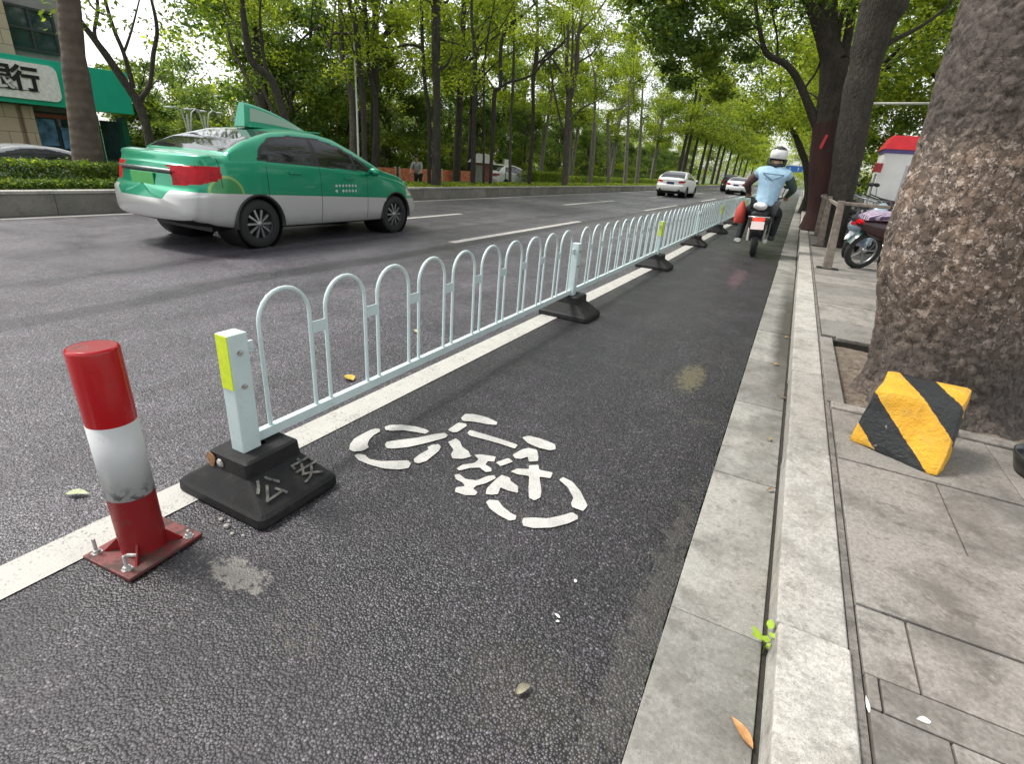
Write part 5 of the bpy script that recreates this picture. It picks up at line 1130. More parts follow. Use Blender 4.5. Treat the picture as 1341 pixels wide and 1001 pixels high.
SUV = dict(HATCH); SUV.update(L=4.5,
    top=[(0, 1.05), (0.10, 1.25), (0.2, 1.40), (0.5, 1.60), (1.0, 1.68), (2.2, 1.68), (2.7, 1.55), (3.3, 1.16), (3.9, 1.04), (4.3, 0.9), (4.45, 0.7), (4.5, 0.6)],
    belt=[(0, 1.0), (0.3, 1.12), (1.2, 1.12), (3.2, 1.06), (4.0, 0.94), (4.4, 0.7), (4.5, 0.55)], rearwin=(0.16, 0.55), windscreen=(2.6, 3.25), wr=0.34, arch=0.39,
    w=[(0, 0.84), (0.2, 0.90), (3.8, 0.90), (4.3, 0.85), (4.5, 0.75)], fa=3.6, tl=(0.60, 0.3, 0.9, 1.15),
    dlo=[(0.7, 1.15), (0.85, 1.5), (2.3, 1.56), (3.0, 1.12)], windows=[[(0.8, 1.18), (0.9, 1.48), (1.8, 1.52), (1.8, 1.16)], [(1.9, 1.15), (1.9, 1.52), (2.3, 1.52), (2.9, 1.13)]])
white = paint('white_paint', (0.72, 0.72, 0.71)); sil = paint('silver_paint', (0.30, 0.31, 0.32)); blk_ = paint('black_paint', (0.02, 0.02, 0.022))
def rear_extra(t, col=(0.02, 0.03, 0.12)):
    m = MB(); m.box((0, 0.03, 0.80), (0.44, 0.014, 0.14), bev=0.004); m.obj('number_plate', plain('plate', col, 0.4), t)
    m = MB(); m.box((0, 0.035, 0.42), (1.25, 0.05, 0.12), bev=0.02); m.box((0, 0.06, 0.34), (1.5, 0.07, 0.05), bev=0.02); m.obj('rear_bumper_grille', M['black'], t)
c1, _ = car('car', 'white hatchback driving away in the middle lanes of the road', HATCH, (-7.05, 34.0, 0), R(-1), [white], dy=0.035); rear_extra(c1)
c2, _ = car('car', 'small white sedan far down the road beside the motorcyclist', SEDAN, (-5.2, 52.5, 0), 0, [white], dy=0.06); rear_extra(c2)
c3, _ = car('car', 'dark off-road car far down the road, left of the distant white sedan', SUV, (-6.7, 61.0, 0), 0, [blk_], dy=0.06); rear_extra(c3)
c4, _ = car('car', 'silver car parked behind the hedge in front of the bank', HATCH, (-19.5, 9.7, -0.74), R(178), [sil], dy=0.035)
c5, _ = car('car', 'white car parked under the trees beside the small park hut', HATCH, (-17.0, 29.2, -0.40), R(-8), [white], dy=0.045)
c6, _ = car('car', 'white and black car half hidden behind the taxi boot', HATCH, (-17.5, 11.2, -0.62), R(-2), [white], dy=0.045)

# ------------------------------------------------------------ people
def skin_mesh(name, J, E, mat, root, sub=2):
    names = list(J); b = bpy.data.meshes.new(name); b.from_pydata([J[n][0] for n in names], [(names.index(a), names.index(c)) for a, c in E], [])
    o = bpy.data.objects.new(name, b); COL.objects.link(o)
    sk = o.modifiers.new('s', 'SKIN'); sk.use_smooth_shade = True; ss = o.modifiers.new('u', 'SUBSURF'); ss.levels = sub; ss.render_levels = sub
    for i, n in enumerate(names):
        r = J[n][1]; b.skin_vertices[0].data[i].radius = r if isinstance(r, tuple) else (r, r)
        b.skin_vertices[0].data[i].use_root = (n == root)
    me = bpy.data.meshes.new_from_object(o.evaluated_get(bpy.context.evaluated_depsgraph_get())); bpy.data.objects.remove(o)
    me.materials.clear(); me.materials.append(mat); me.name = name
    for p in me.polygons: p.use_smooth = True
    return me
def ell(m, c, r, mi=0, sub=3, rot=None):
    b = bmesh.new(); bmesh.ops.create_icosphere(b, subdivisions=sub, radius=1); bmesh.ops.scale(b, vec=r, verts=b.verts)
    if rot is not None: bmesh.ops.transform(b, matrix=rot.to_4x4(), verts=b.verts)
    bmesh.ops.translate(b, vec=c, verts=b.verts); m.bm(b, mi, True); return m
def hand(m, wrist, fwd, down, s=1.0, mi=0):
    """palm, thumb and four fingers curled round a grip"""
    f = Vector(fwd).normalized(); d = Vector(down).normalized(); sdv = f.cross(d); w = Vector(wrist)
    m.tube([w-f*0.02*s, w+f*0.03*s, w+f*0.075*s], [0.024*s, 0.036*s, 0.034*s], 8, mi, sq=0.55)
    for i, (o, L) in enumerate(((-0.028, 0.9), (-0.010, 1.0), (0.010, 0.96), (0.028, 0.78))):
        p = w+f*0.072*s+sdv*o*s; m.tube([p, p+f*0.028*L*s+d*0.008*s, p+f*0.036*L*s+d*0.034*s, p+f*0.012*s+d*0.046*s], [0.0092*s, 0.0088*s, 0.008*s, 0.0065*s], 6, mi)
    p = w+f*0.03*s-sdv*0.032*s; m.tube([p, p+f*0.02*s-sdv*0.018*s+d*0.018*s, p+f*0.036*s-sdv*0.010*s+d*0.040*s], [0.012*s, 0.010*s, 0.008*s], 6, mi)
M['skin'] = plain('skin', (0.42, 0.25, 0.17), 0.5, 0, 0.1, 30)
M['denim'] = plain('black_trousers', (0.014, 0.015, 0.018), 0.8, 0, 0.3, 20, 0.5, 60)
vx, vy = -0.56, 10.96
bike = thing('motor_scooter', 'dark motor scooter with a red tail lamp riding up the bike lane', 'motorbike', (vx+0.03, vy, 0), rot=(0, R(-3), R(2)))
def wheel_parts(par, y, r, w, name='wheel', mi=None, z=None, x=0, rz=0, spokes=6, thin=False):
    m = MB(); m.lathe([(r*0.72, -w*0.35), (r*0.86, -w*0.5), (r*0.97, -w*0.32), (r, 0), (r*0.97, w*0.32), (r*0.86, w*0.5), (r*0.72, w*0.35)] if not thin else [(r-w, -w*0.5), (r-w*0.3, -w*0.5), (r, 0), (r-w*0.3, w*0.5), (r-w, w*0.5), (r-w*1.2, 0), (r-w, -w*0.5)], 36, axis='X')
    o = m.obj(name, M['tyre'], par, (x, y, z if z else r), (0, 0, rz))
    m = MB()
    for q in range(spokes):
        a = q*2*math.pi/spokes; d = Vector((0, math.cos(a), math.sin(a))); m.tube([d*0.02, d*(r*0.76 if not thin else r-w)], 0.011 if not thin else 0.0016, 5)
    m.lathe([(0.0, -w*0.6), (0.035, -w*0.6), (0.035, w*0.6), (0.0, w*0.6)], 16, axis='X')
    rt = r*0.76 if not thin else r-w*1.1
    m.lathe([(rt, -w*0.3), (rt-0.012, -w*0.2), (rt-0.012, w*0.2), (rt, w*0.3), (rt, -w*0.3)], 36, axis='X')
    m.obj('rim', M['rim'], o); return o
wheel_parts(bike, 0, 0.27, 0.11); wheel_parts(bike, 1.27, 0.27, 0.09)
def loft(m, st, n=16, mi=0):
    V = []
    for (y, z, hx, hz) in st:
        for q in range(n):
            a = 2*math.pi*q/n; V.append((hx*math.copysign(abs(math.cos(a))**0.75, math.cos(a)), y, z+hz*math.copysign(abs(math.sin(a))**0.75, math.sin(a))))
    m.add(V, [(i*n+q, i*n+(q+1) % n, (i+1)*n+(q+1) % n, (i+1)*n+q) for i in range(len(st)-1) for q in range(n)], mi, True)
    m.add(V[:n], [tuple(range(n))], mi); m.add(V[-n:], [tuple(range(n))[::-1]], mi)
M['sbody'] = plain('scooter_body', (0.018, 0.016, 0.017), 0.3, 0, 0.2, 10, coat=0.6)
m = MB(); loft(m, [(-0.24, 0.66, 0.09, 0.05), (-0.15, 0.63, 0.15, 0.11), (0.1, 0.58, 0.18, 0.15), (0.35, 0.52, 0.17, 0.18), (0.5, 0.40, 0.16, 0.14), (0.55, 0.30, 0.15, 0.06)])
m.box((0, 0.72, 0.26), (0.34, 0.5, 0.06), bev=0.02); loft(m, [(0.90, 0.45, 0.20, 0.22), (0.98, 0.62, 0.21, 0.28), (1.04, 0.80, 0.16, 0.2), (1.08, 0.92, 0.10, 0.08)]); m.obj('body', M['sbody'], bike)
m = MB(); loft(m, [(-0.22, 0.745, 0.11, 0.03), (-0.1, 0.76, 0.15, 0.05), (0.25, 0.755, 0.15, 0.05), (0.5, 0.74, 0.11, 0.04)]); m.obj('seat', M['denim'], bike)
m = MB(); loft(m, [(-0.285, 0.66, 0.03, 0.02), (-0.27, 0.665, 0.095, 0.032), (-0.20, 0.67, 0.11, 0.035)])
k = NT('lit_tail'); k.base((0.8, 0.03, 0.02)); k.set('Emission Color', (1.0, 0.05, 0.02)); k.set('Emission Strength', 0.9); k.set('Roughness', 0.2); m.obj('tail_light', k.m, bike)
m = MB(); m.box((0, -0.27, 0.705), (0.36, 0.02, 0.012), bev=0.004); m.tube([(-0.17, -0.1, 0.72), (-0.17, -0.27, 0.71), (0.17, -0.27, 0.71), (0.17, -0.1, 0.72)], 0.010, 8); m.obj('grab_rail', M['chrome'], bike)
m = MB(); m.box((0, -0.30, 0.565), (0.215, 0.006, 0.14), bev=0.002, rot=Matrix.Rotation(R(-14), 3, 'X')); m.obj('number_plate', plain('pink_plate', (0.74, 0.60, 0.57), 0.4, 0, 0.05), bike)
m = MB(); m.tube([(0, -0.24, 0.60), (0, -0.29, 0.50), (0, -0.27, 0.40), (0, -0.18, 0.36)], [0.09, 0.10, 0.09, 0.07], 10, sq=0.25); m.obj('mudguard', M['black'], bike)
for sg in (1, -1):
    m = MB(); m.tube([(0.13*sg, -0.02, 0.27), (0.14*sg, 0.10, 0.58)], 0.022, 8); m.obj('shock_absorber', M['steel'], bike)
    m = MB(); m.tube([(0.30*sg, 0.98, 1.0), (0.34*sg, 0.94, 1.18)], 0.007, 6); ell(m, (0.36*sg, 0.94, 1.22), (0.06, 0.018, 0.04)); m.obj('mirror', M['black'], bike)
m = MB(); m.tube([(-0.34, 0.86, 1.02), (-0.2, 0.93, 1.0), (0, 0.98, 0.98), (0.2, 0.93, 1.0), (0.34, 0.86, 1.02)], 0.014, 8); m.obj('handlebar', M['black'], bike)
m = MB(); m.tube([(0.16, 0.05, 0.28), (0.17, -0.25, 0.30)], [0.035, 0.04], 10); m.obj('exhaust', M['steel'], bike)
# rider
rd = thing('person', 'scooter rider seen from behind in a pale blue vest and white helmet', 'person', (vx, vy, 0), rot=(0, R(2), R(3)))
J = {'pelvis': ((0, 0.12, 0.88), (0.15, 0.12)), 'waist': ((0.0, 0.14, 1.05), (0.135, 0.10)), 'chest': ((0.0, 0.20, 1.28), (0.17, 0.12)), 'upchest': ((0, 0.24, 1.44), (0.13, 0.10)), 'neck': ((0.0, 0.27, 1.55), 0.055), 'head': ((0.0, 0.32, 1.68), (0.085, 0.10)), 'crown': ((0.0, 0.32, 1.78), (0.06, 0.07)),
     'shL': ((-0.20, 0.26, 1.45), 0.070), 'elL': ((-0.36, 0.42, 1.22), 0.048), 'wrL': ((-0.30, 0.72, 1.07), 0.030),
     'shR': ((0.20, 0.26, 1.45), 0.070), 'elR': ((0.37, 0.42, 1.22), 0.048), 'wrR': ((0.30, 0.72, 1.07), 0.030),
     'hipL': ((-0.11, 0.16, 0.86), 0.105), 'knL': ((-0.26, 0.56, 0.72), 0.068), 'anL': ((-0.27, 0.40, 0.24), 0.042), 'toL': ((-0.28, 0.55, 0.17), 0.035),
     'hipR': ((0.11, 0.16, 0.86), 0.105), 'knR': ((0.25, 0.58, 0.76), 0.068), 'anR': ((0.25, 0.50, 0.36), 0.042), 'toR': ((0.26, 0.66, 0.30), 0.035)}
E_ = [('pelvis', 'waist'), ('waist', 'chest'), ('chest', 'upchest'), ('upchest', 'neck'), ('neck', 'head'), ('head', 'crown')]
for s_ in 'LR': E_ += [('upchest', 'sh'+s_), ('sh'+s_, 'el'+s_), ('el'+s_, 'wr'+s_), ('pelvis', 'hip'+s_), ('hip'+s_, 'kn'+s_), ('kn'+s_, 'an'+s_), ('an'+s_, 'to'+s_)]
me = skin_mesh('body', J, E_, M['skin'], 'pelvis'); body = link('body', me, rd)
m = MB()
for sg, wn in ((-1, 'wrL'), (1, 'wrR')): hand(m, J[wn][0], (0.0, 1, -0.35), (0, 0.15, -1))
ell(m, (0, 0.425, 1.67), (0.016, 0.02, 0.024)); ell(m, (0.035, 0.405, 1.70), (0.012, 0.01, 0.008)); ell(m, (-0.035, 0.405, 1.70), (0.012, 0.01, 0.008)); ell(m, (0, 0.405, 1.63), (0.026, 0.012, 0.008)); ell(m, (0.088, 0.31, 1.68), (0.012, 0.02, 0.03)); ell(m, (-0.088, 0.31, 1.68), (0.012, 0.02, 0.03))
m.obj('hands_and_face', M['skin'], rd)
def sub_skin(name, keys, edges, grow, mat, root):
    JJ = {k_: ((J[k_][0][0], J[k_][0][1]-(0.01 if k_[:2] == 'an' else 0), J[k_][0][2]-(0.04 if k_[:2] == 'an' else 0)), tuple(v*grow+0.006 for v in (J[k_][1] if isinstance(J[k_][1], tuple) else (J[k_][1],)*2))) for k_ in keys}
    return link(name, skin_mesh(name, JJ, edges, mat, root), rd)
sub_skin('trousers', ['pelvis', 'hipL', 'knL', 'anL', 'hipR', 'knR', 'anR'], [('pelvis', 'hipL'), ('hipL', 'knL'), ('knL', 'anL'), ('pelvis', 'hipR'), ('hipR', 'knR'), ('knR', 'anR')], 1.16, M['denim'], 'pelvis')
rd.scale = (1.10, 1, 1)
k = NT('vest'); c = k.coord(); k.base(k.ramp(k.noise(c, 7, 4), [(0.3, (0.25, 0.40, 0.52)), (0.7, (0.36, 0.52, 0.64))])); k.set('Roughness', 0.75); k.bump(k.noise(k.coord(scale=(1, 1, 0.5)), 9, 4), 0.9, 0.03)
J['toL2'] = ((-0.27, 0.31, 1.37), 0.066); J['toR2'] = ((0.27, 0.31, 1.37), 0.066)
sub_skin('vest', ['pelvis', 'waist', 'chest', 'upchest', 'neck', 'shL', 'shR', 'toL2', 'toR2'], [('pelvis', 'waist'), ('waist', 'chest'), ('chest', 'upchest'), ('upchest', 'neck'), ('upchest', 'shL'), ('upchest', 'shR'), ('shL', 'toL2'), ('shR', 'toR2')], 1.32, k.m, 'waist')
for s_, col in (('L', (0.10, 0.055, 0.05)), ('R', (0.05, 0.08, 0.06))):
    o = sub_skin('sleeve', ['sh'+s_, 'el'+s_, 'wr'+s_], [('sh'+s_, 'el'+s_), ('el'+s_, 'wr'+s_)], 1.3, plain('sleeve', col, 0.8, 0, 0.3, 20, 0.4, 30), 'sh'+s_); o['label'] = 'dark red left sleeve' if s_ == 'L' else 'dark green right sleeve'
m = MB()
for a, b_ in (((-0.15, 0.075, 1.42), (0.0, 0.055, 1.33)), ((0.15, 0.075, 1.42), (0.0, 0.055, 1.33)), ((-0.16, 0.075, 1.43), (0.16, 0.075, 1.43))): m.tube([a, b_], 0.009, 6)
m.obj('vest_seam', plain('vest_seam', (0.10, 0.17, 0.24), 0.8), rd)
for s_ in 'LR':
    a = Vector(J['an'+s_][0]); b_ = Vector(J['to'+s_][0]); m = MB(); m.tube([a+Vector((0, -0.05, -0.03)), a+Vector((0, 0, -0.04)), (a+b_)/2+Vector((0, 0, -0.015)), b_, b_+Vector((0, 0.06, -0.01))], [0.05, 0.062, 0.058, 0.055, 0.025], 10, sq=0.8); m.obj('shoe', plain('shoe', (0.5, 0.49, 0.47) if s_ == 'L' else (0.04, 0.04, 0.04), 0.6), rd)
m = MB(); ell(m, (0, 0.315, 1.765), (0.135, 0.155, 0.135)); hm = m.obj('helmet', plain('helmet_black', (0.015, 0.016, 0.016), 0.25, coat=0.8), rd)
m = MB(); V = []; 
for i in range(9):
    for j in range(17):
        ph = R(-28+62*i/8); th = R(200+140*j/16); V.append((0.141*math.cos(th)*math.cos(ph), 0.315+0.161*math.sin(th)*math.cos(ph), 1.755+0.141*math.sin(ph)))
m.add(V, [(i*17+j, i*17+j+1, (i+1)*17+j+1, (i+1)*17+j) for i in range(8) for j in range(16)], 0, True); m.obj('white_shell', plain('helmet_white', (0.66, 0.66, 0.64), 0.3), hm)
m = MB(); m.tube([(-0.12, 0.28, 1.68), (-0.11, 0.24, 1.60), (0, 0.20, 1.565), (0.11, 0.24, 1.60), (0.12, 0.28, 1.68)], 0.035, 10); m.obj('neck_scarf', M['black'], rd)
m = MB(); V = []; n_ = 12
for i, (z, hx, hy) in enumerate([(0.62, 0.085, 0.05), (0.66, 0.10, 0.07), (0.85, 0.095, 0.07), (0.95, 0.05, 0.03), (1.02, 0.015, 0.01)]):
    for q in range(n_):
        a = 2*math.pi*q/n_; V.append((hx*math.cos(a)*(1+.1*mnoise.noise((q, z*9, 1))), hy*math.sin(a), z))
m.add(V, [(i*n_+q, i*n_+(q+1) % n_, (i+1)*n_+(q+1) % n_, (i+1)*n_+q) for i in range(4) for q in range(n_)], 0, True); m.add(V[:n_], [tuple(range(n_))[::-1]])
o = m.obj('red_bag', plain('red_bag', (0.50, 0.06, 0.04), 0.6, 0, 0.2, 12, 0.5, 20), loc=(vx-0.36, vy+0.25, -0.08)); tag(o, 'red shopping bag hanging at the left side of the scooter rider', 'bag')
m = MB(); ell(m, (0, 0, 0), (0.12, 0.09, 0.07))
for i, v in enumerate(m.v): n3 = mnoise.noise(Vector(v)*14); m.v[i] = tuple(np.array(v)*(1+0.18*n3))
o = m.obj('white_bundle', plain('white_plastic', (0.62, 0.62, 0.60), 0.5, 0, 0.1, 20, 0.6, 25), loc=(vx-0.02, vy-0.13, 0.885)); tag(o, 'white plastic bundle on the scooter seat behind the rider', 'bundle')
# small figure in the park
def stander(loc, rz, shirt, label, stoop=0.25):
    t = thing('person', label, 'person', loc, rz)
    J2 = {'pelvis': ((0, 0, 0.92), (0.13, 0.10)), 'chest': ((0, stoop*0.6, 1.25), (0.16, 0.11)), 'neck': ((0, stoop, 1.48), 0.05), 'head': ((0, stoop+0.06, 1.63), (0.08, 0.095)), 'top': ((0, stoop+0.06, 1.72), 0.06)}
    E2 = [('pelvis', 'chest'), ('chest', 'neck'), ('neck', 'head'), ('head', 'top')]
    for s_, g_ in (('L', -1), ('R', 1)):
        J2.update({'sh'+s_: ((0.19*g_, stoop*.8, 1.42), 0.06), 'el'+s_: ((0.25*g_, stoop+.08, 1.15), 0.043), 'wr'+s_: ((0.2*g_, stoop+.28, 1.0), 0.03), 'ha'+s_: ((0.19*g_, stoop+.34, 0.96), 0.034), 'hip'+s_: ((0.10*g_, 0, 0.88), 0.09), 'kn'+s_: ((0.11*g_, 0.05, 0.5), 0.06), 'an'+s_: ((0.12*g_, 0, 0.09), 0.042), 'to'+s_: ((0.12*g_, 0.15, 0.04), 0.035)})
        E2 += [('chest', 'sh'+s_), ('sh'+s_, 'el'+s_), ('el'+s_, 'wr'+s_), ('wr'+s_, 'ha'+s_), ('pelvis', 'hip'+s_), ('hip'+s_, 'kn'+s_), ('kn'+s_, 'an'+s_), ('an'+s_, 'to'+s_)]
    link('body', skin_mesh('body', J2, E2, M['skin'], 'pelvis'), t)
    def ss(nm, ks, es, mat, rt): link(nm, skin_mesh(nm, {k_: (J2[k_][0], tuple(v*1.2+.006 for v in (J2[k_][1] if isinstance(J2[k_][1], tuple) else (J2[k_][1],)*2))) for k_ in ks}, es, mat, rt, 1), t)
    ss('shirt', ['pelvis', 'chest', 'shL', 'elL', 'shR', 'elR'], [('pelvis', 'chest'), ('chest', 'shL'), ('shL', 'elL'), ('chest', 'shR'), ('shR', 'elR')], shirt, 'chest')
    ss('trousers', ['pelvis', 'hipL', 'knL', 'anL', 'hipR', 'knR', 'anR'], [('pelvis', 'hipL'), ('hipL', 'knL'), ('knL', 'anL'), ('pelvis', 'hipR'), ('hipR', 'knR'), ('knR', 'anR')], M['denim'], 'pelvis')
    m = MB(); ell(m, (0, stoop+0.04, 1.68), (0.092, 0.105, 0.10)); m.obj('hair', M['black'], t)
stander((-15.69, 20.86, -0.5), R(200), plain('grey_shirt', (0.30, 0.31, 0.31), 0.8), 'small stooping person in a grey shirt in front of the orange barriers')

# ------------------------------------------------------------ guard rail posts, parked bikes, booth
M['post'] = plain('weathered_post', (0.20, 0.165, 0.135), 0.8, 0, 0.35, 14, 0.5, 40)
gr = thing('guard_rail', 'weathered brown post and beam guard between the kerb and the parked bicycles', 'railing', (0.64, 9.55, KT))
PY = [0, 3.55, 6.15, 10.3, 14.5, 19]
for i, y in enumerate(PY):
    x = -0.005*y; m = MB(); hgt = 1.0
    m.hexa([(x-0.07, y-0.05, 0), (x+0.06, y-0.05, 0), (x+0.06, y+0.05, 0), (x-0.07, y+0.05, 0), (x-0.125, y-0.04, hgt), (x-0.03, y-0.04, hgt), (x-0.03, y+0.04, hgt), (x-0.125, y+0.04, hgt)], bev=0.012)
    m.obj('post', M['post'], gr)
    m = MB(); m.box((x, y, 0.008), (0.30, 0.22, 0.02), bev=0.004); m.obj('base_plate', M['black'], gr)
for a, b_ in zip(PY, PY[1:]):
    m = MB(); m.box((-0.08-0.0025*(a+b_), (a+b_)/2, 0.93), (0.045, b_-a-0.10, 0.055), bev=0.012); m.obj('beam', M['post'], gr)
m = MB(); m.box((0.26, 0.0, 0.965), (0.58, 0.05, 0.05), bev=0.012); m.obj('beam', M['post'], gr)

def moped(name, label, loc, rz, bodycol, seatmat, fendcol, lean=6, steer=0.35, basket=False):
    t = thing(name, label, 'motorbike', loc, rot=(0, R(lean), rz))
    wheel_parts(t, 0, 0.25, 0.075, spokes=5); 
    wheel_parts(t, 1.22, 0.25, 0.07, rz=steer, spokes=5)
    bm_ = plain('moped_body', bodycol, 0.35, coat=0.5); fm = plain('moped_fender', fendcol, 0.3, coat=0.6)
    m = MB(); loft(m, [(-0.22, 0.60, 0.07, 0.04), (-0.1, 0.57, 0.13, 0.10), (0.2, 0.52, 0.15, 0.14), (0.42, 0.42, 0.13, 0.16), (0.5, 0.30, 0.12, 0.06)]); m.box((0, 0.66, 0.24), (0.26, 0.42, 0.06), bev=0.02); m.obj('body', bm_, t)
    m = MB(); loft(m, [(0.84, 0.42, 0.14, 0.18), (0.93, 0.60, 0.17, 0.26), (0.99, 0.82, 0.12, 0.14), (1.02, 0.92, 0.07, 0.05)]); m.obj('front_shield', bm_, t)
    m = MB(); loft(m, [(-0.20, 0.68, 0.10, 0.03), (-0.05, 0.71, 0.14, 0.055), (0.2, 0.71, 0.14, 0.055), (0.42, 0.68, 0.09, 0.04)]); m.obj('seat', seatmat, t)
    for y0, nm in ((0, 'rear_fender'), (1.22, 'front_fender')):
        m = MB(); pth = [(0, y0+0.285*math.cos(a), 0.25+0.285*math.sin(a)) for a in np.linspace(R(20), R(160), 9)]
        V = []; 
        for p in pth:
            for q in range(5): V.append((0.052*(q-2)/2, p[1], p[2]-0.016*((q-2)/2)**2))
        m.add(V, [(i*5+q, i*5+q+1, (i+1)*5+q+1, (i+1)*5+q) for i in range(8) for q in range(4)], 0, True); m.obj(nm, fm, t)
    m = MB(); m.tube([(0, 1.16, 0.30), (0, 1.02, 0.95)], 0.022, 8); m.tube([(-0.07, 1.22, 0.25), (-0.06, 1.12, 0.5)], 0.014, 6); m.tube([(0.07, 1.22, 0.25), (0.06, 1.12, 0.5)], 0.014, 6); m.obj('fork', M['steel'], t)
    m = MB(); m.tube([(-0.32, 0.84, 1.06), (-0.15, 0.98, 1.02), (0.15, 0.98, 1.02), (0.32, 0.84, 1.06)], 0.012, 8); m.obj('handlebar', M['black'], t)
    m = MB(); ell(m, (0, 1.05, 0.92), (0.075, 0.05, 0.06)); m.obj('headlamp', M['clearlamp'], t)
    for sg in (1, -1):
        m = MB(); m.tube([(0.24*sg, 0.92, 1.04), (0.29*sg, 0.90, 1.22)], 0.006, 6); ell(m, (0.31*sg, 0.90, 1.25), (0.06, 0.016, 0.038)); m.obj('mirror', M['black'], t)
    m = MB(); loft(m, [(-0.245, 0.62, 0.05, 0.02), (-0.22, 0.62, 0.07, 0.028)]); m.obj('tail_light', M['taillight'], t)
    if basket:
        m = MB()
        for zz in np.linspace(0.78, 0.98, 6): m.tube([(-0.15, 1.10, zz), (0.15, 1.10, zz), (0.17, 1.36, zz), (-0.17, 1.36, zz), (-0.15, 1.10, zz)], 0.004, 4)
        for xx in np.linspace(-0.15, 0.15, 8): m.tube([(xx, 1.10, 0.98), (xx, 1.10, 0.78), (xx, 1.36, 0.78), (xx, 1.36, 0.98)], 0.003, 4)
        m.obj('basket', M['black'], t)
    return t
k = NT('patterned_seat'); c = k.coord(); wv = k.n('ShaderNodeTexWave'); wv.inputs['Scale'].default_value = 9; wv.inputs['Distortion'].default_value = 6; k.l(c, wv.inputs['Vector'])
k.base(k.ramp(wv.outputs['Fac'], [(0.35, (0.10, 0.05, 0.11)), (0.55, (0.45, 0.38, 0.47))])); k.set('Roughness', 0.7); M['pseat'] = k.m
moped('electric_bike', 'dark moped with a patterned purple seat parked nearest between guard post and big tree', (1.06, 10.12, KT), R(-56), (0.035, 0.008, 0.010), M['pseat'], (0.02, 0.06, 0.05), 9, 0.4).scale = (1.18,)*3
moped('electric_bike', 'pale blue fronted moped parked behind the one with the patterned seat', (0.98, 11.5, KT), R(-20), (0.30, 0.42, 0.52), M['denim'], (0.35, 0.38, 0.4), 6, -0.3, True)
moped('electric_bike', 'black moped with a wire basket parked third from the big tree', (1.12, 12.75, KT), R(-22), (0.02, 0.02, 0.022), M['denim'], (0.02, 0.02, 0.02), 8, 0.5, True)
for lb_, p_, a_, c_ in (('small black moped parked against the leaning trunk behind the guard posts', (0.92, 14.6, KT), -25, (0.02, 0.02, 0.024)), ('dark green moped parked behind the booth corner among the bicycles', (1.35, 14.0, KT), -30, (0.01, 0.05, 0.04)), ('black moped half hidden behind the big trunk near the patterned seat', (1.45, 10.6, KT), -22, (0.02, 0.02, 0.02))):
    moped('electric_bike', lb_, p_, R(a_), c_, M['denim'], (0.02, 0.02, 0.02), 7, 0.3)
def bicycle(label, loc, rz, col, lean=6, group=None):
    t = thing('bicycle', label, 'bicycle', loc, rot=(0, R(lean), rz), group=group)
    wheel_parts(t, 0, 0.32, 0.035, spokes=24, thin=True); wheel_parts(t, 1.02, 0.32, 0.035, rz=0.3, spokes=24, thin=True)
    fm = plain('frame_paint', col, 0.35, 0.2)
    m = MB(); A = (0, 0, 0.32); B_ = (0, 0.42, 0.30); S_ = (0, 0.30, 0.78); Hd = (0, 0.86, 0.80); Hl = (0, 0.90, 0.66); Fx = (0, 1.02, 0.32)
    for a, b_, r in ((A, B_, .010), (A, S_, .009), (B_, S_, .016), (B_, Hl, .018), (S_, Hd, .016), (Hd, Hl, .019), (Hl, Fx, .013)): m.tube([a, b_], r, 8)
    m.obj('frame', fm, t)
    m = MB(); loft(m, [(0.16, 0.86, 0.07, 0.03), (0.26, 0.87, 0.075, 0.03), (0.42, 0.865, 0.02, 0.015)]); m.tube([S_, (0, 0.28, 0.85)], 0.012, 8); m.obj('saddle', M['black'], t)
    m = MB(); m.tube([Hd, (0, 0.84, 0.98)], 0.012, 8); m.tube([(-0.29, 0.70, 1.02), (-0.2, 0.80, 1.0), (0, 0.84, 0.98), (0.2, 0.80, 1.0), (0.29, 0.70, 1.02)], 0.011, 8); m.obj('handlebar', M['chrome'], t)
    m = MB(); m.lathe([(0.09, -0.004), (0.09, 0.004)], 20, axis='X', c=(0.04, 0.42, 0.30)); m.tube([(0.05, 0.42, 0.30), (0.06, 0.50, 0.16)], 0.009, 6); m.tube([(-0.05, 0.42, 0.30), (-0.06, 0.34, 0.44)], 0.009, 6); m.box((0.1, 0.50, 0.155), (0.08, 0.06, 0.02), bev=0.005); m.box((-0.1, 0.34, 0.445), (0.08, 0.06, 0.02), bev=0.005); m.obj('crank', M['steel'], t)
    m = MB()
    for zz in (0.74, 0.82, 0.90, 0.96): m.tube([(-0.13, 0.98, zz), (0.13, 0.98, zz), (0.15, 1.20, zz), (-0.15, 1.20, zz), (-0.13, 0.98, zz)], 0.004, 4)
    for xx in np.linspace(-0.13, 0.13, 7): m.tube([(xx, 0.98, 0.96), (xx, 0.98, 0.74), (xx, 1.20, 0.74), (xx, 1.20, 0.96)], 0.003, 4)
    m.obj('basket', M['steel'], t)
    return t
bicycle('silver bicycle leaning just behind the nearest guard post', (0.98, 13.9, KT), R(-30), (0.4, 0.4, 0.42), 8)
bicycle('dark bicycle parked behind the silver one near the leaning tree', (1.55, 12.9, KT), R(-32), (0.04, 0.05, 0.05), 6)
bicycle('black bicycle with raised handlebar between the mopeds and the booth', (1.02, 12.1, KT), R(-14), (0.02, 0.02, 0.02), 5)
bicycle('grey bicycle leaning beside the black one in front of the booth', (1.25, 12.9, KT), R(-10), (0.25, 0.25, 0.26), 7)
b0 = bicycle('bicycle in the row parked farther down the pavement behind the guard posts', (0.95, 15.6, KT), R(-30), (0.45, 0.45, 0.46), 6, 'bicycles parked down the pavement')
for i in range(12): dup(b0, (1.0+0.2*(i % 2), 16.6+1.5*i, KT), R(-30+5*(i % 3)))
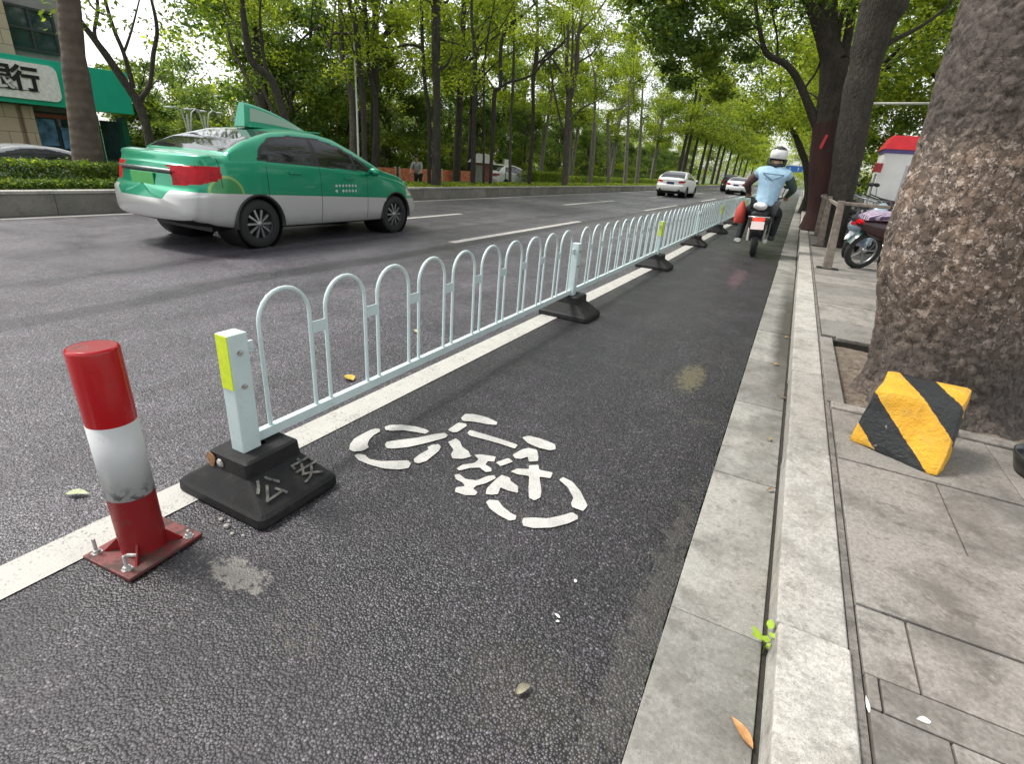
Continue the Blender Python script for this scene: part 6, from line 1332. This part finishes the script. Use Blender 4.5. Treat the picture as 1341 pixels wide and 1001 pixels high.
for o_ in list(COL.objects):
    if o_.parent is None and o_.name.startswith('bicycle.') and o_.get('group'): o_.rotation_euler = (0, R(6), o_.rotation_euler[2])
t = thing('booth', 'white street booth with a red roof band and blue stripe behind the parked mopeds', 'booth', (2.0, 14.75, KT))
wb_ = plain('booth_white', (0.80, 0.79, 0.76), 0.5, 0, 0.08, 3)
m = MB(); m.box((0, 0, 1.0), (1.30, 1.0, 1.90), bev=0.02); m.obj('wall', wb_, t)
m = MB(); m.hexa([(-0.70, -0.54, 1.99), (0.70, -0.54, 1.99), (0.70, 0.54, 1.99), (-0.70, 0.54, 1.99), (-0.58, -0.46, 2.26), (0.58, -0.46, 2.26), (0.58, 0.46, 2.26), (-0.58, 0.46, 2.26)], bev=0.01); m.obj('roof', plain('booth_red', (0.62, 0.02, 0.03), 0.35), t)
m = MB(); m.box((0, 0, 1.955), (1.34, 1.04, 0.075), bev=0.004); m.obj('blue_stripe', plain('booth_blue', (0.10, 0.07, 0.25), 0.4), t)
m = MB(); m.box((0.1, -0.503, 1.1), (0.6, 0.01, 1.2)); m.obj('door', plain('booth_door', (0.45, 0.45, 0.44), 0.4), t)
t = thing('red_sign', 'small red sign box on a thin pole left of the booth', 'sign', (1.30, 14.1, KT)); m = MB(); m.tube([(0, 0, 0), (0, 0, 1.5)], 0.02, 8); m.obj('pole', M['steel'], t)
m = MB(); m.box((0, 0, 1.62), (0.15, 0.08, 0.18), bev=0.01); m.obj('sign_face', plain('sign_red', (0.40, 0.03, 0.03), 0.4), t)
t = thing('barrier_beam', 'white horizontal pipe between two posts in front of the greenery behind the booth', 'barrier', (1.9, 20.2, KT)); m = MB(); m.tube([(-1.2, 0, 3.5), (1.8, 0, 3.58)], 0.035, 8); m.obj('beam', wb_, t)
for x in (-1.2, 1.8): m = MB(); m.tube([(x, 0, 0), (x, 0, 3.55)], 0.04, 8); m.obj('post', M['steel'], t)

# ------------------------------------------------------------ bank building across the road
k = NT('beige_stone'); c = k.coord(); br = k.n('ShaderNodeTexBrick'); br.inputs['Scale'].default_value = 1.0; br.inputs['Brick Width'].default_value = 0.9; br.inputs['Row Height'].default_value = 0.55; br.inputs['Mortar Size'].default_value = 0.012
mp = k.n('ShaderNodeMapping'); mp.inputs['Rotation'].default_value = (R(90), 0, R(90)); k.l(c, mp.inputs[0]); s = k.sep(c); cb = k.n('ShaderNodeCombineXYZ'); k.l(k.math('ADD', s[1], s[0]), cb.inputs[0]); k.l(s[2], cb.inputs[1]); k.l(cb.outputs[0], br.inputs['Vector'])
br.inputs['Color1'].default_value = (0.54, 0.43, 0.31, 1); br.inputs['Color2'].default_value = (0.46, 0.36, 0.26, 1); br.inputs['Mortar'].default_value = (0.16, 0.13, 0.10, 1)
k.base(k.mix(k.ramp(k.noise(c, 1.5, 5), [(0.4, 0.0), (0.75, 0.4)]), br.outputs['Color'], (0.25, 0.21, 0.16))); k.set('Roughness', 0.8); M['beige'] = k.m
M['greywall'] = plain('grey_wall', (0.26, 0.25, 0.235), 0.8, 0, 0.15, 2)
M['fgreen'] = plain('fascia_green', (0.015, 0.42, 0.27), 0.35, 0, 0.06, 2)
M['wglass'] = plain('window_glass', (0.02, 0.045, 0.05), 0.05, 0, 0.3, 1.5, spec=0.8); M['frame'] = plain('window_frame', (0.03, 0.04, 0.04), 0.5)
GZ = -0.75
t = thing('bank_building', 'beige stone bank building with a green fascia at the left edge', 'building', (-30.5, 0, GZ))
m = MB(); m.box((-6, 3.3, 7.0), (11.0, 24.4, 14.0)); m.obj('wall', M['greywall'], t)
for y0, y1 in ((9.9, 12.85), (3.4, 6.2), (-3, -0.5)): m = MB(); m.box((-0.30, (y0+y1)/2, 7.0), (0.75, y1-y0, 14.0), bev=0.01); m.obj('stone_pier', M['beige'], t)
for y0, y1 in ((11.3, 12.25), (12.45, 12.85), (8.5, 9.6)): m = MB(); m.box((0.15, (y0+y1)/2, 1.35), (0.4, y1-y0, 2.7), bev=0.01); m.obj('column', M['beige'], t)
def window(y0, y1, z0, z1, nx, nz, x=-0.47):
    m = MB(); m.box((x+0.03, (y0+y1)/2, (z0+z1)/2), (0.06, y1-y0, z1-z0)); w = m.obj('window', M['wglass'], t)
    m = MB()
    for i in range(nx+1): m.box((x+0.075, y0+(y1-y0)*i/nx, (z0+z1)/2), (0.09, 0.10, z1-z0+0.1))
    for i in range(nz+1): m.box((x+0.079, (y0+y1)/2, z0+(z1-z0)*i/nz), (0.10, y1-y0+0.1, 0.10))
    m.obj('frame', M['frame'], w); return w
for fl in range(3): window(12.95, 14.7, 4.95+3.2*fl, 6.5+3.2*fl, 2, 2)
for fl in range(3): window(6.4, 9.7, 4.95+3.2*fl, 6.5+3.2*fl, 3, 2)
w = window(12.95, 14.9, 0.6, 2.50, 2, 1); 
m = MB(); m.box((-0.355, 13.45, 1.7), (0.02, 0.8, 1.1)); m.box((-0.355, 14.4, 1.5), (0.02, 0.75, 0.9)); m.obj('poster', plain('poster_blue', (0.10, 0.22, 0.38), 0.4, 0, 0.6, 3), w)
m = MB(); m.box((-0.355, 13.9, 2.38), (0.03, 1.9, 0.16)); m.obj('lit_strip', plain('red_strip', (0.30, 0.08, 0.05), 0.4), w)
w = window(9.7, 11.2, 0.2, 2.50, 1, 1)
for yd in (15.25, 16.5): m = MB(); m.box((0.05, yd, 1.3), (0.5, 0.25, 2.6), bev=0.01); m.obj('green_door_post', plain('door_green', (0.01, 0.10, 0.06), 0.4), t)
m = MB(); m.box((0.25, 5.4, 3.65), (1.3, 22.6, 1.78), bev=0.02); m.obj('fascia', M['fgreen'], t)
m = MB(); P = []
y0, y1, z0, z1, rc = 8.6, 13.75, 2.95, 4.32, 0.28
for cy_, cz_, a0 in ((y1-rc, z0+rc, -90), (y1-rc, z1-rc, 0), (y0+rc, z1-rc, 90), (y0+rc, z0+rc, 180)):
    for q in range(7): a = R(a0+15*q); P.append((0.902, cy_+rc*math.cos(a), cz_+rc*math.sin(a)))
m.prism(P, (0.10, 0, 0)); sp_ = m.obj('sign_panel', plain('sign_white', (0.80, 0.79, 0.76), 0.4), t); fixn(sp_)
RM = Matrix(((0, 0, 1), (1, 0, 0), (0, 1, 0))).to_4x4()
inkm = plain('ink', (0.015, 0.015, 0.016), 0.4)
for ch, yc in (('行', 12.58), ('银', 11.68)): txt(ch, 0.98, 0.03, inkm, 'lettering', sp_, Matrix.Translation((1.02, yc, 3.64)) @ RM, 0.028)
m = MB(); m.box((1.005, 11.6, 3.27), (0.012, 2.7, 0.028)); m.obj('lettering', inkm, sp_)
m = MB(); m.box((-0.2, 16.2, 1.45), (0.05, 1.1, 1.9)); m.obj('glass_side_door', M['wglass'], t)
# park hut, barriers, lamps, poles
t = thing('park_hut', 'small brick red park hut with a pale hipped roof behind the verge trunks', 'hut', (-16.5, 27.9, -0.42), R(30))
m = MB(); m.box((0, 0, 0.78), (1.25, 1.25, 1.56), bev=0.01); m.obj('wall', plain('hut_red', (0.27, 0.10, 0.085), 0.8, 0, 0.3, 8), t)
m = MB(); m.hexa([(-0.82, -0.82, 1.50), (0.82, -0.82, 1.50), (0.82, 0.82, 1.50), (-0.82, 0.82, 1.50), (-0.32, -0.32, 1.98), (0.32, -0.32, 1.98), (0.32, 0.32, 1.98), (-0.32, 0.32, 1.98)], bev=0.01); m.obj('roof', plain('hut_roof', (0.50, 0.48, 0.46), 0.6), t)
m = MB(); m.box((-0.15, -0.635, 0.72), (0.6, 0.03, 1.3)); m.obj('door', plain('hut_door', (0.28, 0.28, 0.25), 0.6), t)
k = NT('orange_panel'); c = k.coord(); k.base(k.ramp(k.noise(k.coord(scale=(1.2, 1.2, 4)), 2.5, 5, 0.7), [(0.3, (0.42, 0.07, 0.04)), (0.5, (0.55, 0.14, 0.05)), (0.68, (0.60, 0.42, 0.26))])); k.set('Roughness', 0.6)
bp = thing('barrier', 'orange site barrier panel in the row behind the verge ahead of the taxi', 'barrier', (-16.4, 17.8, -0.42), R(28), group='orange barriers in the park')
m = MB(); m.box((0, 0, 0.62), (0.05, 1.5, 0.86), bev=0.01); m.obj('panel', k.m, bp); m = MB(); m.box((0, -0.72, 0.55), (0.07, 0.05, 1.1)); m.box((0, 0.72, 0.55), (0.07, 0.05, 1.1)); m.box((0, 0, 0.17), (0.055, 1.5, 0.06)); m.obj('frame', plain('pale_frame', (0.55, 0.50, 0.42), 0.6), bp)
BL = ['orange site barrier panel just ahead of the taxi windscreen', 'orange red site barrier panel above the taxi bonnet', 'orange barrier panel beside the stooping person', 'orange barrier panel left of the thickest black trunk', 'orange barrier panel right of the thickest black trunk', 'last orange barrier panel before the park hut']
bp['label'] = BL[0]
for i, (x, y) in enumerate([(-16.55, 19.6), (-16.5, 21.2), (-16.4, 22.7), (-16.3, 24.3), (-16.3, 25.8)]): dup(bp, (x, y, -0.42), R(2), BL[i+1])
M['lampw'] = plain('lamp_white', (0.62, 0.63, 0.62), 0.4)
def lamp(label, x, y, h, arms):
    t = thing('street_lamp', label, 'lamp', (x, y, -0.7)); m = MB(); m.tube([(0, 0, 0), (0, 0, h*0.92)], [0.06, 0.04], 8); m.obj('pole', M['lampw'], t)
    for s_ in arms:
        m = MB(); m.tube([(0, 0, h*0.5), (0, 0.12*s_, h*0.8), (0, 0.22*s_, h*0.95), (0, 0.42*s_, h), (0, 0.62*s_, h*0.985)], 0.03, 6); m.obj('arm', M['lampw'], t)
        m = MB(); ell(m, (0, 0.75*s_, h*0.98), (0.10, 0.18, 0.05)); m.obj('lamp_head', M['lampw'], t)
lamp('white twin armed lamp left of the taxi roof sign, the nearer of the close pair', -24, 15.7, 3.06, (-1, 1)); lamp('white twin armed lamp, the farther one of the close pair left of the roof sign', -24.6, 16.9, 3.1, (-1, 1)); lamp('single arm white lamp just behind the rear edge of the taxi roof sign', -24, 18.0, 3.75, (-1,))
t = thing('utility_pole', 'thin white pole standing in front of the tan trunk above the taxi', 'pole', (-13.2, 14.3, 0.2)); m = MB(); m.tube([(0, 0, 0), (0.02, 0, 2.2), (0.0, 0, 4.6)], [0.035, 0.03, 0.02], 8); m.obj('shaft', M['lampw'], t)
t = thing('notice_box', 'small white notice box on a thin post right of the park hut', 'sign', (-15.8, 29.5, -0.42)); m = MB(); m.tube([(0, 0, 0), (0, 0, 1.45)], 0.025, 6); m.obj('post', M['black'], t); m = MB(); m.box((0, 0, 1.62), (0.06, 0.42, 0.34), bev=0.01); m.obj('box', wb_, t)
t = thing('direction_sign', 'blue direction sign hanging over the far end of the bike lane', 'sign', (-1.9, 100, 0)); m = MB(); m.box((0, 0, 3.45), (2.5, 0.08, 0.85), bev=0.02); m.obj('sign_face', plain('sign_blue', (0.03, 0.16, 0.50), 0.4), t)
m = MB()
for x in (-0.6, 0.6):
    m.prism([(x-0.06, -0.045, 3.2), (x+0.06, -0.045, 3.2), (x+0.06, -0.045, 3.5), (x-0.06, -0.045, 3.5)], (0, -0.01, 0)); m.prism([(x-0.15, -0.045, 3.5), (x+0.15, -0.045, 3.5), (x, -0.045, 3.72)], (0, -0.01, 0))
m.obj('arrow', M['lampw'], t); m = MB(); m.tube([(2.3, 0.1, 0), (2.3, 0.1, 3.9), (-1.0, 0.1, 3.95)], 0.08, 8); m.obj('gantry', M['steel'], t)
